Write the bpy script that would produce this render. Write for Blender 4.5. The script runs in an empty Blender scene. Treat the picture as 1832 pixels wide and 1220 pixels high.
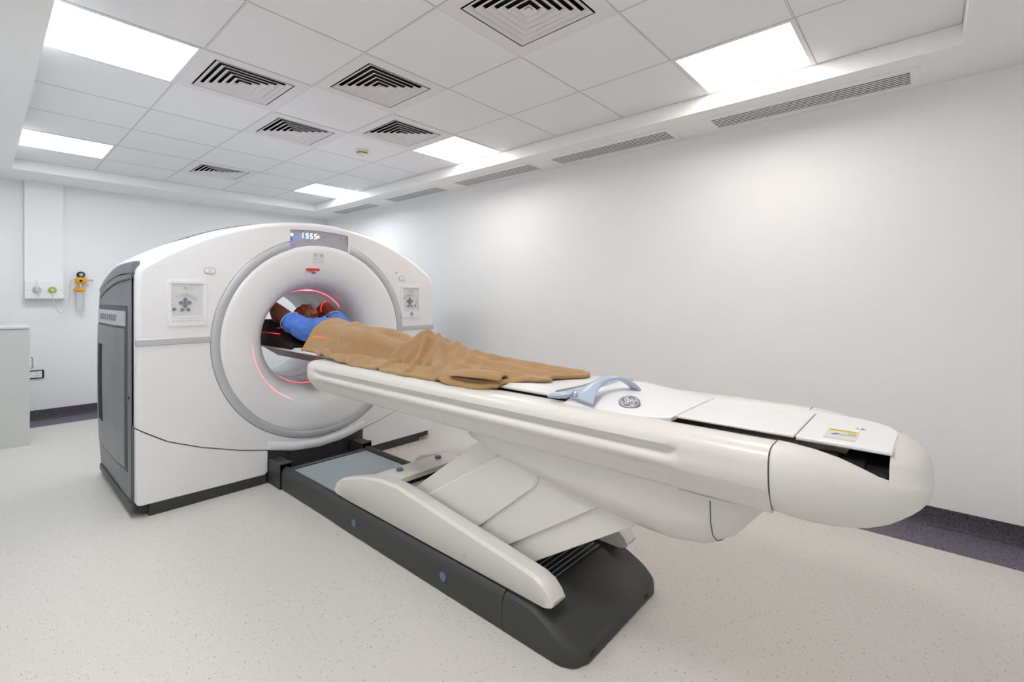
import bpy, bmesh, math, random
from mathutils import Vector, Matrix, noise
from mathutils.geometry import tessellate_polygon
random.seed(7)
S = bpy.context.scene
COL = S.collection
R = math.radians

# ------------------------------------------------------------------ camera
cam_d = bpy.data.cameras.new('camera'); cam = bpy.data.objects.new('camera', cam_d); COL.objects.link(cam)
cam.location = (-1.4093, -1.6741, 1.31)
cam.rotation_euler = (R(90), 0, -0.8346)
cam_d.sensor_width = 36; cam_d.lens = 844.6/1832*36
cam_d.shift_x = 20.6/1832; cam_d.shift_y = -77/1832
cam_d.clip_start = .02
S.camera = cam
# ------------------------------------------------------------------ world, exposure
w = bpy.data.worlds.new('world'); S.world = w; w.use_nodes = True
w.node_tree.nodes['Background'].inputs[0].default_value = (.5, .55, .6, 1)
w.node_tree.nodes['Background'].inputs[1].default_value = .3
S.view_settings.view_transform = 'Standard'; S.view_settings.look = 'None'
S.view_settings.exposure = 0.0; S.view_settings.gamma = 1
S.view_settings.use_curve_mapping = False
PANEL_COOL = 18.5      # emission of the ceiling light panels
PANEL_NEAR = 13
PANEL_OVER = 24

# ------------------------------------------------------------------ materials
def lin(c):
    return tuple(((v/255)/12.92 if v/255 <= .04045 else ((v/255+.055)/1.055)**2.4) for v in c) + (1,)
def mat(name, col, rough=.5, metal=0, coat=0, spec=.5, noise_amt=0, nscale=30, bump=0, bscale=200, emis=None, estr=0, aniso=None, trans=0, sheen=0):
    m = bpy.data.materials.new(name); m.use_nodes = True
    nt = m.node_tree; b = nt.nodes['Principled BSDF']
    c = lin(col)
    b.inputs['Base Color'].default_value = c
    b.inputs['Roughness'].default_value = rough; b.inputs['Metallic'].default_value = metal
    b.inputs['Coat Weight'].default_value = coat; b.inputs['Coat Roughness'].default_value = .12
    b.inputs['Specular IOR Level'].default_value = spec
    b.inputs['Transmission Weight'].default_value = trans
    b.inputs['Sheen Weight'].default_value = sheen
    tc = nt.nodes.new('ShaderNodeTexCoord')
    nz = nt.nodes.new('ShaderNodeTexNoise'); nz.inputs['Scale'].default_value = nscale; nz.inputs['Detail'].default_value = 4
    nt.links.new(tc.outputs['Object'], nz.inputs['Vector'])
    if aniso:
        mp = nt.nodes.new('ShaderNodeMapping'); mp.inputs['Scale'].default_value = aniso
        nt.links.new(tc.outputs['Object'], mp.inputs['Vector']); nt.links.new(mp.outputs[0], nz.inputs['Vector'])
    rp = nt.nodes.new('ShaderNodeMixRGB'); rp.blend_type = 'MIX'
    k = max(noise_amt, .015)
    rp.inputs[1].default_value = tuple(v*(1-k) for v in c[:3])+(1,); rp.inputs[2].default_value = tuple(min(1, v*(1+k)) for v in c[:3])+(1,)
    nt.links.new(nz.outputs['Fac'], rp.inputs[0]); nt.links.new(rp.outputs[0], b.inputs['Base Color'])
    if bump:
        n2 = nt.nodes.new('ShaderNodeTexNoise'); n2.inputs['Scale'].default_value = bscale; n2.inputs['Detail'].default_value = 5
        nt.links.new(tc.outputs['Object'], n2.inputs['Vector'])
        bp = nt.nodes.new('ShaderNodeBump'); bp.inputs['Strength'].default_value = bump; bp.inputs['Distance'].default_value = .01
        nt.links.new(n2.outputs['Fac'], bp.inputs['Height']); nt.links.new(bp.outputs[0], b.inputs['Normal'])
    if emis:
        b.inputs['Emission Color'].default_value = lin(emis); b.inputs['Emission Strength'].default_value = estr
    return m
MT = {}
MT['wall'] = mat('wall_paint', (243, 244, 245), .6, noise_amt=.01, nscale=2, bump=.03, bscale=300)
MT['soffit'] = mat('soffit_paint', (246, 246, 246), .6)
MT['tile'] = mat('ceiling_tile', (240, 240, 243), .8, noise_amt=.02, nscale=60)
MT['tbar'] = mat('tile_grid', (228, 228, 230), .5)
MT['dark'] = mat('black_void', (10, 10, 11), .9)
MT['white'] = mat('scanner_white', (242, 242, 244), .32, coat=.25)
MT['warmwhite'] = mat('table_white', (224, 221, 217), .38, coat=.15)
MT['silver'] = mat('silver_trim', (196, 198, 203), .35, metal=.15)
MT['grey'] = mat('side_grey', (122, 126, 130), .4, metal=.35)
MT['door'] = mat('brushed_grey', (138, 141, 144), .38, metal=.6, noise_amt=.12, nscale=6, aniso=(40, 1, 1))
MT['dgrey'] = mat('dark_grey', (74, 77, 79), .5)
MT['char'] = mat('charcoal_plastic', (58, 59, 59), .5, bump=.04, bscale=900)
MT['black'] = mat('black_plastic', (16, 16, 17), .6)
MT['foam'] = mat('black_foam', (14, 14, 15), .75, bump=.1, bscale=400)
MT['chrome'] = mat('chrome', (210, 210, 212), .15, metal=1)
MT['bluegrey'] = mat('blue_grey_plastic', (176, 188, 208), .3, coat=.3)
MT['dot'] = mat('blue_dot', (98, 112, 140), .5)
MT['key'] = mat('key_dark', (124, 130, 142), .5)
MT['keyl'] = mat('key_light', (205, 206, 208), .5)
MT['keyg'] = mat('key_green', (170, 205, 195), .5)
MT['recess'] = mat('recess_white', (222, 223, 225), .5)
MT['faint'] = mat('faint_print', (186, 190, 196), .5)
MT['disp'] = mat('display_grey', (176, 178, 186), .3)
MT['digit'] = mat('digit_blue', (255, 255, 255), .5, emis=(150, 190, 255), estr=4.5)
MT['bled'] = mat('blue_led', (40, 60, 220), .5, emis=(40, 70, 255), estr=5)
MT['oled'] = mat('orange_led', (255, 120, 60), .5, emis=(255, 120, 70), estr=7)
MT['red'] = mat('laser_window_red', (215, 40, 48), .25, coat=.5)
MT['fleece'] = mat('tan_fleece', (174, 139, 94), .95, spec=.1, noise_amt=.07, nscale=18, bump=.35, bscale=260, sheen=.35)
MT['hem'] = mat('gold_hem', (200, 150, 52), .85, noise_amt=.15, nscale=120, bump=.3, bscale=200)
MT['shirt'] = mat('blue_cotton', (78, 122, 206), .85, noise_amt=.06, nscale=14, bump=.15, bscale=150)
MT['piping'] = mat('pale_piping', (205, 218, 240), .8)
MT['skin'] = mat('brown_skin', (120, 70, 44), .5, noise_amt=.08, nscale=20, bump=.05, bscale=200)
MT['hair'] = mat('black_hair', (14, 11, 10), .8, bump=.5, bscale=180)
MT['lip'] = mat('lip', (96, 46, 40), .5)
MT['vinyl'] = mat('white_vinyl_pad', (228, 227, 226), .45, bump=.04, bscale=60)
MT['carbon'] = mat('carbon_grey', (58, 56, 57), .35, coat=.3)
MT['cabinet'] = mat('cabinet_laminate', (214, 214, 211), .45)
MT['yellow'] = mat('yellow_body', (236, 172, 20), .35, coat=.4)
MT['ygreen'] = mat('yellow_green_ring', (180, 190, 60), .4)
MT['hose'] = mat('cream_hose', (216, 213, 200), .5)
MT['stick_y'] = mat('sticker_yellow', (232, 208, 30), .5)
MT['stick_w'] = mat('sticker_cream', (216, 218, 212), .5)
MT['det'] = mat('detector_cream', (226, 221, 205), .5)
MT['alu'] = mat('grille_white', (232, 230, 232), .45)
g = bpy.data.materials.new('clear_plastic'); g.use_nodes = True
gb = g.node_tree.nodes['Principled BSDF']; gb.inputs['Roughness'].default_value = .1; gb.inputs['Alpha'].default_value = .32
gb.inputs['Base Color'].default_value = (.82, .84, .86, 1)
MT['glass'] = g
def emit(name, col, s):
    m = bpy.data.materials.new(name); m.use_nodes = True; nt = m.node_tree
    nt.nodes.clear(); e = nt.nodes.new('ShaderNodeEmission'); o = nt.nodes.new('ShaderNodeOutputMaterial')
    e.inputs[0].default_value = lin(col); e.inputs[1].default_value = s; nt.links.new(e.outputs[0], o.inputs[0]); return m
MT['lamp'] = emit('light_diffuser', (246, 251, 255), PANEL_COOL)
MT['lampn'] = emit('light_diffuser_near', (255, 247, 240), PANEL_NEAR)
MT['lampo'] = emit('light_diffuser_overhead', (255, 252, 249), PANEL_OVER)

def speckle(name, base, c_dark, c_light, sc, dens, rough):
    m = bpy.data.materials.new(name); m.use_nodes = True; nt = m.node_tree; b = nt.nodes['Principled BSDF']
    b.inputs['Roughness'].default_value = rough
    tc = nt.nodes.new('ShaderNodeTexCoord')
    prev = lin(base)
    nz = nt.nodes.new('ShaderNodeTexNoise'); nz.inputs['Scale'].default_value = sc*1.2; nz.inputs['Detail'].default_value = 3
    nt.links.new(tc.outputs['Object'], nz.inputs['Vector'])
    mx = nt.nodes.new('ShaderNodeMixRGB'); mx.inputs[1].default_value = tuple(v*.93 for v in prev[:3])+(1,); mx.inputs[2].default_value = tuple(min(1, v*1.05) for v in prev[:3])+(1,)
    nt.links.new(nz.outputs['Fac'], mx.inputs[0]); out = mx.outputs[0]
    for i, (cc, s, th) in enumerate(((c_dark, sc, dens), (c_light, sc*1.7, dens*1.3))):
        vo = nt.nodes.new('ShaderNodeTexVoronoi'); vo.inputs['Scale'].default_value = s; vo.inputs['Randomness'].default_value = 1
        mp = nt.nodes.new('ShaderNodeMapping'); mp.inputs['Location'].default_value = (i*3.3, i*1.7, 0)
        nt.links.new(tc.outputs['Object'], mp.inputs[0]); nt.links.new(mp.outputs[0], vo.inputs['Vector'])
        # cell colour decides the fleck size
        sep = nt.nodes.new('ShaderNodeSeparateColor'); nt.links.new(vo.outputs['Color'], sep.inputs[0])
        mu = nt.nodes.new('ShaderNodeMath'); mu.operation = 'MULTIPLY'; mu.inputs[1].default_value = th
        pw = nt.nodes.new('ShaderNodeMath'); pw.operation = 'POWER'; pw.inputs[1].default_value = 2.5
        nt.links.new(sep.outputs[0], pw.inputs[0]); nt.links.new(pw.outputs[0], mu.inputs[0])
        lt = nt.nodes.new('ShaderNodeMath'); lt.operation = 'LESS_THAN'
        nt.links.new(vo.outputs['Distance'], lt.inputs[0]); nt.links.new(mu.outputs[0], lt.inputs[1])
        k = nt.nodes.new('ShaderNodeMixRGB'); k.inputs[2].default_value = lin(cc)
        nt.links.new(lt.outputs[0], k.inputs[0]); nt.links.new(out, k.inputs[1]); out = k.outputs[0]
    nt.links.new(out, b.inputs['Base Color'])
    return m
MT['floor'] = speckle('floor_vinyl', (217, 214, 208), (158, 147, 134), (190, 183, 172), 90, .27, .42)
MT['band'] = speckle('border_vinyl', (96, 90, 104), (62, 57, 68), (132, 126, 140), 150, .9, .5)
MT['skirt'] = speckle('skirting_vinyl', (66, 61, 70), (30, 26, 32), (96, 88, 98), 150, .9, .5)

# ------------------------------------------------------------------ mesh helpers
class MB:
    def __init__(s): s.v = []; s.f = []
    def add(s, vs, fs):
        o = len(s.v); s.v += [tuple(p) for p in vs]; s.f += [tuple(i+o for i in f) for f in fs]; return s
    def box(s, x0, x1, y0, y1, z0, z1):
        vs = [(x, y, z) for z in (z0, z1) for y in (y0, y1) for x in (x0, x1)]
        return s.add(vs, [(0, 2, 3, 1), (4, 5, 7, 6), (0, 1, 5, 4), (2, 6, 7, 3), (0, 4, 6, 2), (1, 3, 7, 5)])
    def loft(s, rings, cap=(True, True), closed=True):
        n = len(rings[0]); vs = [p for r in rings for p in r]; fs = []
        for i in range(len(rings)-1):
            for j in range(n if closed else n-1):
                k = (j+1) % n
                fs.append((i*n+j, i*n+k, (i+1)*n+k, (i+1)*n+j))
        if cap[0]: fs.append(tuple(reversed(range(n))))
        if cap[1]: fs.append(tuple(range((len(rings)-1)*n, len(rings)*n)))
        return s.add(vs, fs)
    def tube(s, path, r, n=10, cap=True, flat=None):
        P = [Vector(p) for p in path]; rr = r if isinstance(r, (list, tuple)) else [r]*len(P)
        rings = []; up = None
        for i, p in enumerate(P):
            t = (P[min(i+1, len(P)-1)]-P[max(i-1, 0)]).normalized()
            if up is None:
                up = Vector((0, 0, 1)) if abs(t.z) < .9 else Vector((1, 0, 0))
            a = t.cross(up).normalized(); b = a.cross(t).normalized(); up = b
            fa = flat if flat else 1
            rings.append([tuple(p + a*math.cos(2*math.pi*k/n)*rr[i] + b*math.sin(2*math.pi*k/n)*rr[i]*fa) for k in range(n)])
        return s.loft(rings, (cap, cap))
    def lathe(s, prof, c, axis='Y', n=64, cap=(False, False)):
        rings = []
        for r, h in prof:
            ring = []
            for k in range(n):
                a = 2*math.pi*k/n; u, v = r*math.cos(a), r*math.sin(a)
                ring.append({'Y': (c[0]+u, c[1]+h, c[2]+v), 'Z': (c[0]+u, c[1]+v, c[2]+h), 'X': (c[0]+h, c[1]+u, c[2]+v)}[axis])
            rings.append(ring)
        return s.loft(rings, cap)
    def prism(s, loops, a0, a1, axis='Y'):
        # loops: outer + holes in the plane across the axis; (u,v)->XZ for Y, YZ for X, XY for Z
        def P(u, v, h): return {'Y': (u, h, v), 'X': (h, u, v), 'Z': (u, v, h)}[axis]
        tri = tessellate_polygon([[Vector((u, v, 0)) for u, v in l] for l in loops])
        flat = [p for l in loops for p in l]; n = len(flat)
        vs = [P(u, v, a0) for u, v in flat]+[P(u, v, a1) for u, v in flat]
        fs = [t for t in tri]+[tuple(i+n for i in reversed(t)) for t in tri]
        o = 0
        for l in loops:
            m = len(l)
            for i in range(m):
                j = (i+1) % m; fs.append((o+i, o+j, o+j+n, o+i+n))
            o += m
        return s.add(vs, fs)
    def ball(s, c, r, n=16, m=10):
        rings = []
        for i in range(1, m):
            a = math.pi*i/m
            rings.append([(c[0]+r[0]*math.sin(a)*math.cos(2*math.pi*k/n), c[1]+r[1]*math.sin(a)*math.sin(2*math.pi*k/n), c[2]-r[2]*math.cos(a)) for k in range(n)])
        o = len(s.v); s.loft(rings, (False, False))
        s.v += [(c[0], c[1], c[2]-r[2]), (c[0], c[1], c[2]+r[2])]; b = len(s.v)-2
        for k in range(n):
            s.f.append((b, o+(k+1) % n, o+k)); s.f.append((b+1, o+(m-2)*n+k, o+(m-2)*n+(k+1) % n))
        return s
    def xform(s, M):
        s.v = [tuple(M @ Vector(p)) for p in s.v]; return s
    def build(s, name, m, parent=None, bevel=0, seg=3, ang=35, smooth=True, bang=40, sub=0):
        me = bpy.data.meshes.new(name)
        L = root_loc(parent)
        me.from_pydata([(x-L[0], y-L[1], z-L[2]) for x, y, z in s.v], [], s.f)
        bm = bmesh.new(); bm.from_mesh(me); bmesh.ops.recalc_face_normals(bm, faces=bm.faces); bm.to_mesh(me); bm.free()
        me.materials.append(MT[m] if isinstance(m, str) else m)
        o = bpy.data.objects.new(name, me); COL.objects.link(o)
        if smooth:
            me.shade_smooth(); me.set_sharp_from_angle(angle=R(ang))
        if bevel:
            b = o.modifiers.new('bevel', 'BEVEL'); b.width = bevel; b.segments = seg; b.limit_method = 'ANGLE'; b.angle_limit = R(bang)
            b.harden_normals = False
            if smooth: me.shade_smooth(); me.set_sharp_from_angle(angle=R(80))
        if sub:
            q = o.modifiers.new('sub', 'SUBSURF'); q.levels = sub; q.render_levels = sub
        if parent: o.parent = parent
        return o
def root_loc(o):
    if o is None: return (0, 0, 0)
    while o.parent: o = o.parent
    return tuple(o.location)
def tag(o, label=None, cat=None, group=None, kind=None):
    if label: o['label'] = label
    if cat: o['category'] = cat
    if group: o['group'] = group
    if kind: o['kind'] = kind
    return o
def thing(name, label, cat, loc=(0, 0, 0), group=None):
    o = bpy.data.objects.new(name, None); COL.objects.link(o); o.location = loc; o.empty_display_size = .1
    return tag(o, label, cat, group)
def struct(o): o['kind'] = 'structure'; return o
def dup(root, loc, label, group=None):
    r = root.copy(); COL.objects.link(r); r.location = loc; r['label'] = label
    for ch in list(root.children):
        c = ch.copy(); COL.objects.link(c); c.parent = r
        for gch in ch.children:
            d = gch.copy(); COL.objects.link(d); d.parent = c
    return r
def text(s, name, m, parent, size, M, spacing=1.0, extrude=.0004, align='CENTER', offset=0):
    cu = bpy.data.curves.new('t', 'FONT'); cu.body = s; cu.size = size; cu.align_x = align; cu.align_y = 'CENTER'; cu.extrude = extrude; cu.space_character = spacing; cu.offset = offset
    to = bpy.data.objects.new('t', cu); COL.objects.link(to)
    bpy.context.view_layer.update()
    me = bpy.data.meshes.new_from_object(to.evaluated_get(bpy.context.evaluated_depsgraph_get()))
    bpy.data.objects.remove(to); me.name = name
    L = Vector(root_loc(parent)); me.transform(Matrix.Translation(-L) @ M)
    me.materials.clear(); me.materials.append(MT[m])
    o = bpy.data.objects.new(name, me); COL.objects.link(o)
    if parent: o.parent = parent
    return o
def arc(cx, cz, r, a0, a1, n):
    return [(cx+r*math.cos(R(a0+(a1-a0)*i/n)), cz+r*math.sin(R(a0+(a1-a0)*i/n))) for i in range(n+1)]
def rrect(x0, x1, z0, z1, r, n=6):
    return arc(x1-r, z0+r, r, -90, 0, n)+arc(x1-r, z1-r, r, 0, 90, n)+arc(x0+r, z1-r, r, 90, 180, n)+arc(x0+r, z0+r, r, 180, 270, n)
def interp(tab, x):
    tab = sorted(tab)
    if x <= tab[0][0]: return tab[0][1]
    for (a, b), (c, d) in zip(tab, tab[1:]):
        if x <= c:
            t = (x-a)/(c-a); t = t*t*(3-2*t); return b+(d-b)*t
    return tab[-1][1]

# ================================================================== ROOM
XL, XR, YN, YF = -1.75, 2.29, -2.45, 5.42
ZS, ZC = 2.545, 2.645
struct(MB().box(XL-.1, XR+.1, YN-.1, YF+.1, -.08, 0).build('floor', 'floor', smooth=False))
struct(MB().box(XR, XR+.12, YN-.1, YF+.12, 0, 2.9).build('wall_right', 'wall', smooth=False))
struct(MB().box(XL-.12, XL, YN-.1, YF+.12, 0, 2.9).build('wall_left', 'wall', smooth=False))
struct(MB().box(XL, XR, YF, YF+.12, 0, 2.9).build('wall_back', 'wall', smooth=False))
struct(MB().box(XL, XR, YN-.12, YN, 0, 2.9).build('wall_front', 'wall', smooth=False))
# plasterboard soffit around the tiled field
GX0, GX1, GY0, GY1 = -1.2, 1.8, -1.8, 4.8
sof = MB()
sof.box(XL, GX0, YN, YF, ZS, ZC+.06); sof.box(GX1, XR, YN, YF, ZS, ZC+.06)
sof.box(GX0, GX1, YN, GY0, ZS, ZC+.06); sof.box(GX0, GX1, GY1, YF, ZS, ZC+.06)
struct(sof.build('ceiling_soffit', 'soffit', smooth=False)); bpy.data.objects['ceiling_soffit'].name = 'ceiling'
LIGHTS = [(-2, 2), (-2, 6), (2, -2), (2, 2), (2, 6), (-2, -2)]
DIFF = [(0, -1), (-1, 2), (0, 1), (0, 3), (1, 2), (0, 6)]
tiles = MB(); bars = MB()
for i in range(-2, 3):
    for j in range(-3, 8):
        if (i, j) in LIGHTS or (i, j) in DIFF: continue
        tiles.box(i*.6+.002, i*.6+.598, j*.6+.002, j*.6+.598, ZC, ZC+.012)
struct(tiles.build('ceiling_tiles', 'tile', smooth=False)); bpy.data.objects['ceiling_tiles'].name = 'ceiling'
for i in range(-2, 4): bars.box(i*.6-.0035, i*.6+.0035, GY0, GY1, ZC-.0012, ZC+.001)
for j in range(-3, 9): bars.box(GX0, GX1, j*.6-.0035, j*.6+.0035, ZC-.0013, ZC+.001)
struct(bars.build('trim_1', 'tbar', smooth=False))
sh = MB()   # thin dark shadow gap beside every bar
for i in range(-2, 4): sh.box(i*.6-.005, i*.6+.005, GY0, GY1, ZC-.0005, ZC+.0008)
for j in range(-3, 9): sh.box(GX0, GX1, j*.6-.005, j*.6+.005, ZC-.0006, ZC+.0008)
struct(sh.build('trim_2', 'dgrey', smooth=False))
struct(MB().box(XL, XR, YN, YF, 2.86, 2.9).build('ceiling', 'wall', smooth=False))
# skirting with a cove and the dark border on the floor
def cove(pts): return pts
BH = .105; BW = .345
m = MB()
prof = [(0, 0), (0, BH), (-.004, BH), (-.006, .04), (-.012, .018), (-.03, .004), (-.04, 0)]
m.loft([[(XR+a, y, z+.0) for a, z in prof] for y in (YN, YF)])
struct(m.build('baseboard_right', 'skirt'))
m = MB(); m.loft([[(x, YF+a, z) for a, z in prof] for x in (XL, XR)]); struct(m.build('baseboard_back', 'skirt'))
m = MB(); m.box(XR-BW, XR-.035, YN, YF, 0, .002); m.box(XL, XR-BW, YF-.40, YF-.035, 0, .002)
struct(m.build('trim_3', 'band', smooth=False)); 
# boxed casing on the far wall
struct(MB().box(-1.093, -.79, 5.36, YF, 1.483, ZS).build('trim_4', 'wall', smooth=False, bevel=0))

# ================================================================== CEILING FITTINGS
def ceiling_light(label, m, g_='square light panels in the tiled ceiling'):
    t = thing('ceiling_light', label, 'ceiling light', (0, 0, ZC), g_)
    MB().box(.022, .578, .022, .578, ZC-.001, ZC+.004).build('diffuser', m, t, smooth=False)
    fr = MB().prism([[(0.0, 0.0), (.6, 0), (.6, .6), (0, .6)], [(.022, .022), (.578, .022), (.578, .578), (.022, .578)]], ZC-.003, ZC+.02, 'Z')
    fr.build('frame', 'tbar', t, smooth=False)
    return t
L0 = ceiling_light('square ceiling light panel at the top left, largest of the two on the left', 'lamp')
L0.location = (-1.2, 1.2, ZC)
LW = ceiling_light('square ceiling light panel at the upper right, nearest beside the long soffit grille', 'lampn'); LW.location = (1.2, -1.2, ZC)
dup(L0, (-1.2, 3.6, ZC), 'square ceiling light panel at the far left, smaller of the two on the left')
dup(LW, (1.2, 1.2, ZC), 'square ceiling light panel beside the square air diffusers near the picture centre')
dup(L0, (1.2, 3.6, ZC), 'farthest square ceiling light panel, above the far right room corner')
LO = ceiling_light('square ceiling light panel over the photographer, out of the picture', 'lampo'); LO.location = (-1.2, -1.2, ZC)

def diffuser(label):
    t = thing('air_diffuser', label, 'air vent', (0, 0, ZC), 'square louvred ceiling air diffusers')
    o = .003; ZB = ZC-.004
    MB().prism([[(o, o), (.6-o, o), (.6-o, .6-o), (o, .6-o)], [(.075, .075), (.525, .075), (.525, .525), (.075, .525)]], ZB, ZC+.01, 'Z').build('frame', 'alu', t, bevel=.002)
    MB().box(.05, .55, .05, .55, ZC+.085, ZC+.09).build('backing', 'dark', t, smooth=False)
    wls = MB().prism([[(.07, .07), (.53, .07), (.53, .53), (.07, .53)], [(.075, .075), (.525, .075), (.525, .525), (.075, .525)]], ZC, ZC+.09, 'Z')
    wls.build('neck', 'dark', t, smooth=False)
    for k in range(6):
        h0 = .225-.0365*k-.010; h1 = h0-.027        # outer (low) and inner (high) half sizes of one louvre ring
        c = .3; zz0, zz1 = ZC-.004, ZC+.011
        def sq(h, z): return [(c-h, c-h, z), (c+h, c-h, z), (c+h, c+h, z), (c-h, c+h, z)]
        lv = MB()
        lv.loft([sq(h0, zz0), sq(h0-.0, zz0+.002), sq(h1, zz1+.002), sq(h1, zz1), sq(h0-.004, zz0), sq(h0, zz0)], (False, False))
        lv.build('louvre', 'alu', t, ang=20)
    MB().box(.287, .313, .287, .313, ZC-.003, ZC+.002).build('centre_cap', 'alu', t, smooth=False)
    return t
D0 = diffuser('square louvred air diffuser cut by the top edge of the photo'); D0.location = (0, -.6, ZC)
dup(D0, (-.6, 1.2, ZC), 'square louvred air diffuser right beside the large top left light panel')
dup(D0, (0, .6, ZC), 'square louvred air diffuser in the middle, right of the one beside the large light')
dup(D0, (0, 1.8, ZC), 'square louvred air diffuser in the second row, on the left')
dup(D0, (.6, 1.2, ZC), 'square louvred air diffuser touching the corner of the small central light panel')
dup(D0, (0, 3.6, ZC), 'farthest and smallest square louvred air diffuser, above the grey top of the scanner')

def grille(y0, y1, label):
    t = thing('linear_grille', label, 'air vent', (1.93, y0, ZS), 'long slotted air grilles in the right soffit')
    x0, x1 = 1.955, 2.215
    MB().prism([[(x0-.012, y0-.02), (x1+.012, y0-.02), (x1+.012, y1+.02), (x0-.012, y1+.02)], [(x0+.035, y0+.02), (x1-.02, y0+.02), (x1-.02, y1-.02), (x0+.035, y1-.02)]], ZS-.004, ZS+.006, 'Z').build('frame', 'soffit', t, bevel=.001)
    MB().box(x0+.03, x1-.01, y0, y1, ZS-.0006, ZS-.0002).build('backing', 'black', t, smooth=False)
    n = 7; xs = x0+.035; wd = (x1-.02-xs)/n
    for k in range(n):
        MB().box(xs+k*wd+.007, xs+(k+1)*wd-.008, y0+.02, y1-.02, ZS-.0018, ZS-.0010).build('slat', 'soffit', t, smooth=False)
    return t
for a, b, l in ((-1.62, -.53, 'nearest and longest slotted grille in the soffit, under the upper right light panel'),
                (-.25, .84, 'second slotted soffit grille from the camera'),
                (1.04, 2.12, 'middle one of the five slotted soffit grilles'),
                (2.38, 3.40, 'fourth slotted soffit grille, next to the farthest one'),
                (3.72, 4.72, 'farthest slotted soffit grille, by the far room corner')):
    grille(a, b, l)
t = thing('smoke_detector', 'round cream smoke detector on a ceiling tile between two air diffusers', 'smoke detector', (.9, 2.14, ZC))
c = (.915, 2.12, ZC)
MB().lathe([(0, -.012), (.055, -.012), (.055, 0), (.0, 0)], c, 'Z', 32).build('base', 'det', t)
MB().lathe([(0, -.045), (.03, -.045), (.043, -.038), (.047, -.026), (.047, -.012), (0, -.012)], c, 'Z', 32).build('dome', 'det', t)
MB().lathe([(.0475, -.032), (.0475, -.024)], c, 'Z', 32).build('sensor_slot', 'black', t)

# ================================================================== BACK WALL FITTINGS
t = thing('gas_outlet_panel', 'white medical gas panel at the foot of the boxed wall casing', 'gas outlet', (-.94, YF, 1.3))
MB().box(-1.093, -.792, 5.33, YF, 1.30, 1.485).build('panel', 'white', t, bevel=.004)
MB().box(-1.1, -.785, 5.325, 5.335, 1.295, 1.308).build('bottom_lip', 'silver', t, bevel=.002)
def outlet(x, ring):
    o = MB().lathe([(0, -.03), (.016, -.03), (.018, -.012), (.0, -.012)], (x, 5.33, 1.395), 'Y', 24).build('gas_valve', 'chrome', t)
    MB().lathe([(.018, 0), (.018, -.014), (.036, -.014), (.036, 0)], (x, 5.33, 1.395), 'Y', 28).build('valve_ring', ring, o)
outlet(-1.0, 'silver'); outlet(-.882, 'ygreen')
for x in (-1.07, -.81): MB().lathe([(0, -.004), (.006, -.004), (.006, 0), (0, 0)], (x, 5.33, 1.395), 'Y', 12).build('screw', 'silver', t)
MB().box(-1.004, -.982, 5.295, 5.30, 1.33, 1.375).build('pull_tab', 'silver', t, bevel=.001)
t = thing('gas_adapter', 'clear plastic adapter plugged upright in the left gas valve', 'gas fitting', (-1.0, 5.28, 1.4))
MB().lathe([(.007, 0), (.012, .02), (.012, .07), (.008, .1), (.0, .1)], (-1.002, 5.29, 1.41), 'Z', 16, (True, False)).build('adapter_tube', 'glass', t)
t = thing('suction_regulator', 'yellow suction regulator with black gauge and clear jar on the far wall', 'regulator', (-.645, YF, 1.4))
x = -.645
MB().lathe([(0, -.055), (.028, -.055), (.036, -.04), (.036, -.01), (0, -.01)], (x, 5.40, 1.57), 'Y', 32).build('pressure_gauge', 'black', t)
MB().lathe([(0, -.004), (.018, -.004), (.018, 0), (.0, 0)], (x, 5.345, 1.57), 'Y', 24).build('gauge_dial', 'faint', t)
MB().lathe([(0, -.05), (.02, -.05), (.036, -.036), (.042, -.012), (.042, .012), (.036, .036), (.02, .05), (0, .05)], (x, 5.365, 1.505), 'X', 28).build('regulator_body', 'yellow', t)
MB().lathe([(0, -.046), (.012, -.046), (.014, -.04), (0, -.04)], (x-.005, 5.365, 1.50), 'Y', 20).build('control_knob', 'black', t)
MB().lathe([(0, 0), (.009, 0), (.009, .04), (.014, .04), (.014, .055), (0, .055)], (x+.045, 5.365, 1.508), 'X', 16).build('side_valve', 'chrome', t)
MB().lathe([(0, -.04), (.012, -.04), (.012, .02), (0, .02)], (x-.004, 5.365, 1.45), 'Z', 16).build('neck', 'chrome', t)
MB().lathe([(0, .03), (.03, .028), (.052, .012), (.054, -.006), (.04, -.02), (0, -.02)], (x-.012, 5.36, 1.40), 'Z', 32).build('jar_lid', 'yellow', t)
MB().lathe([(.036, 0), (.038, -.1), (.034, -.215), (.0, -.22), (.0, -.216), (.031, -.211), (.035, -.1), (.033, 0)], (x-.015, 5.36, 1.383), 'Z', 28).build('collection_jar', 'glass', t)
MB().box(x-.02, x+.02, 5.39, YF, 1.45, 1.54).build('wall_bracket', 'silver', t, bevel=.003)
pth = []
for k in range(25):
    u = k/24
    p0, p1, p2, p3 = Vector((-.882, 5.30, 1.39)), Vector((-.86, 5.30, 1.02)), Vector((-.735, 5.37, 1.10)), Vector((-.735, 5.38, 1.45))
    pth.append(p0*(1-u)**3+3*p1*u*(1-u)**2+3*p2*u*u*(1-u)+p3*u**3)
pth += [Vector((-.728, 5.38, 1.50)), Vector((-.71, 5.375, 1.513)), Vector((-.688, 5.37, 1.51))]
tag(MB().tube(pth, .0042, 8).build('gas_hose', 'hose'), 'thin cream hose looping from the right gas valve to the yellow regulator', 'hose')
t = thing('wall_socket', 'white power socket in a black frame on the far wall beside the cabinet', 'socket', (-1.0, YF, .49))
MB().box(-1.075, -.94, 5.405, YF, .445, .535).build('surround', 'black', t, bevel=.003)
MB().box(-1.06, -.957, 5.398, 5.406, .457, .524).build('faceplate', 'white', t, bevel=.002)
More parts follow.
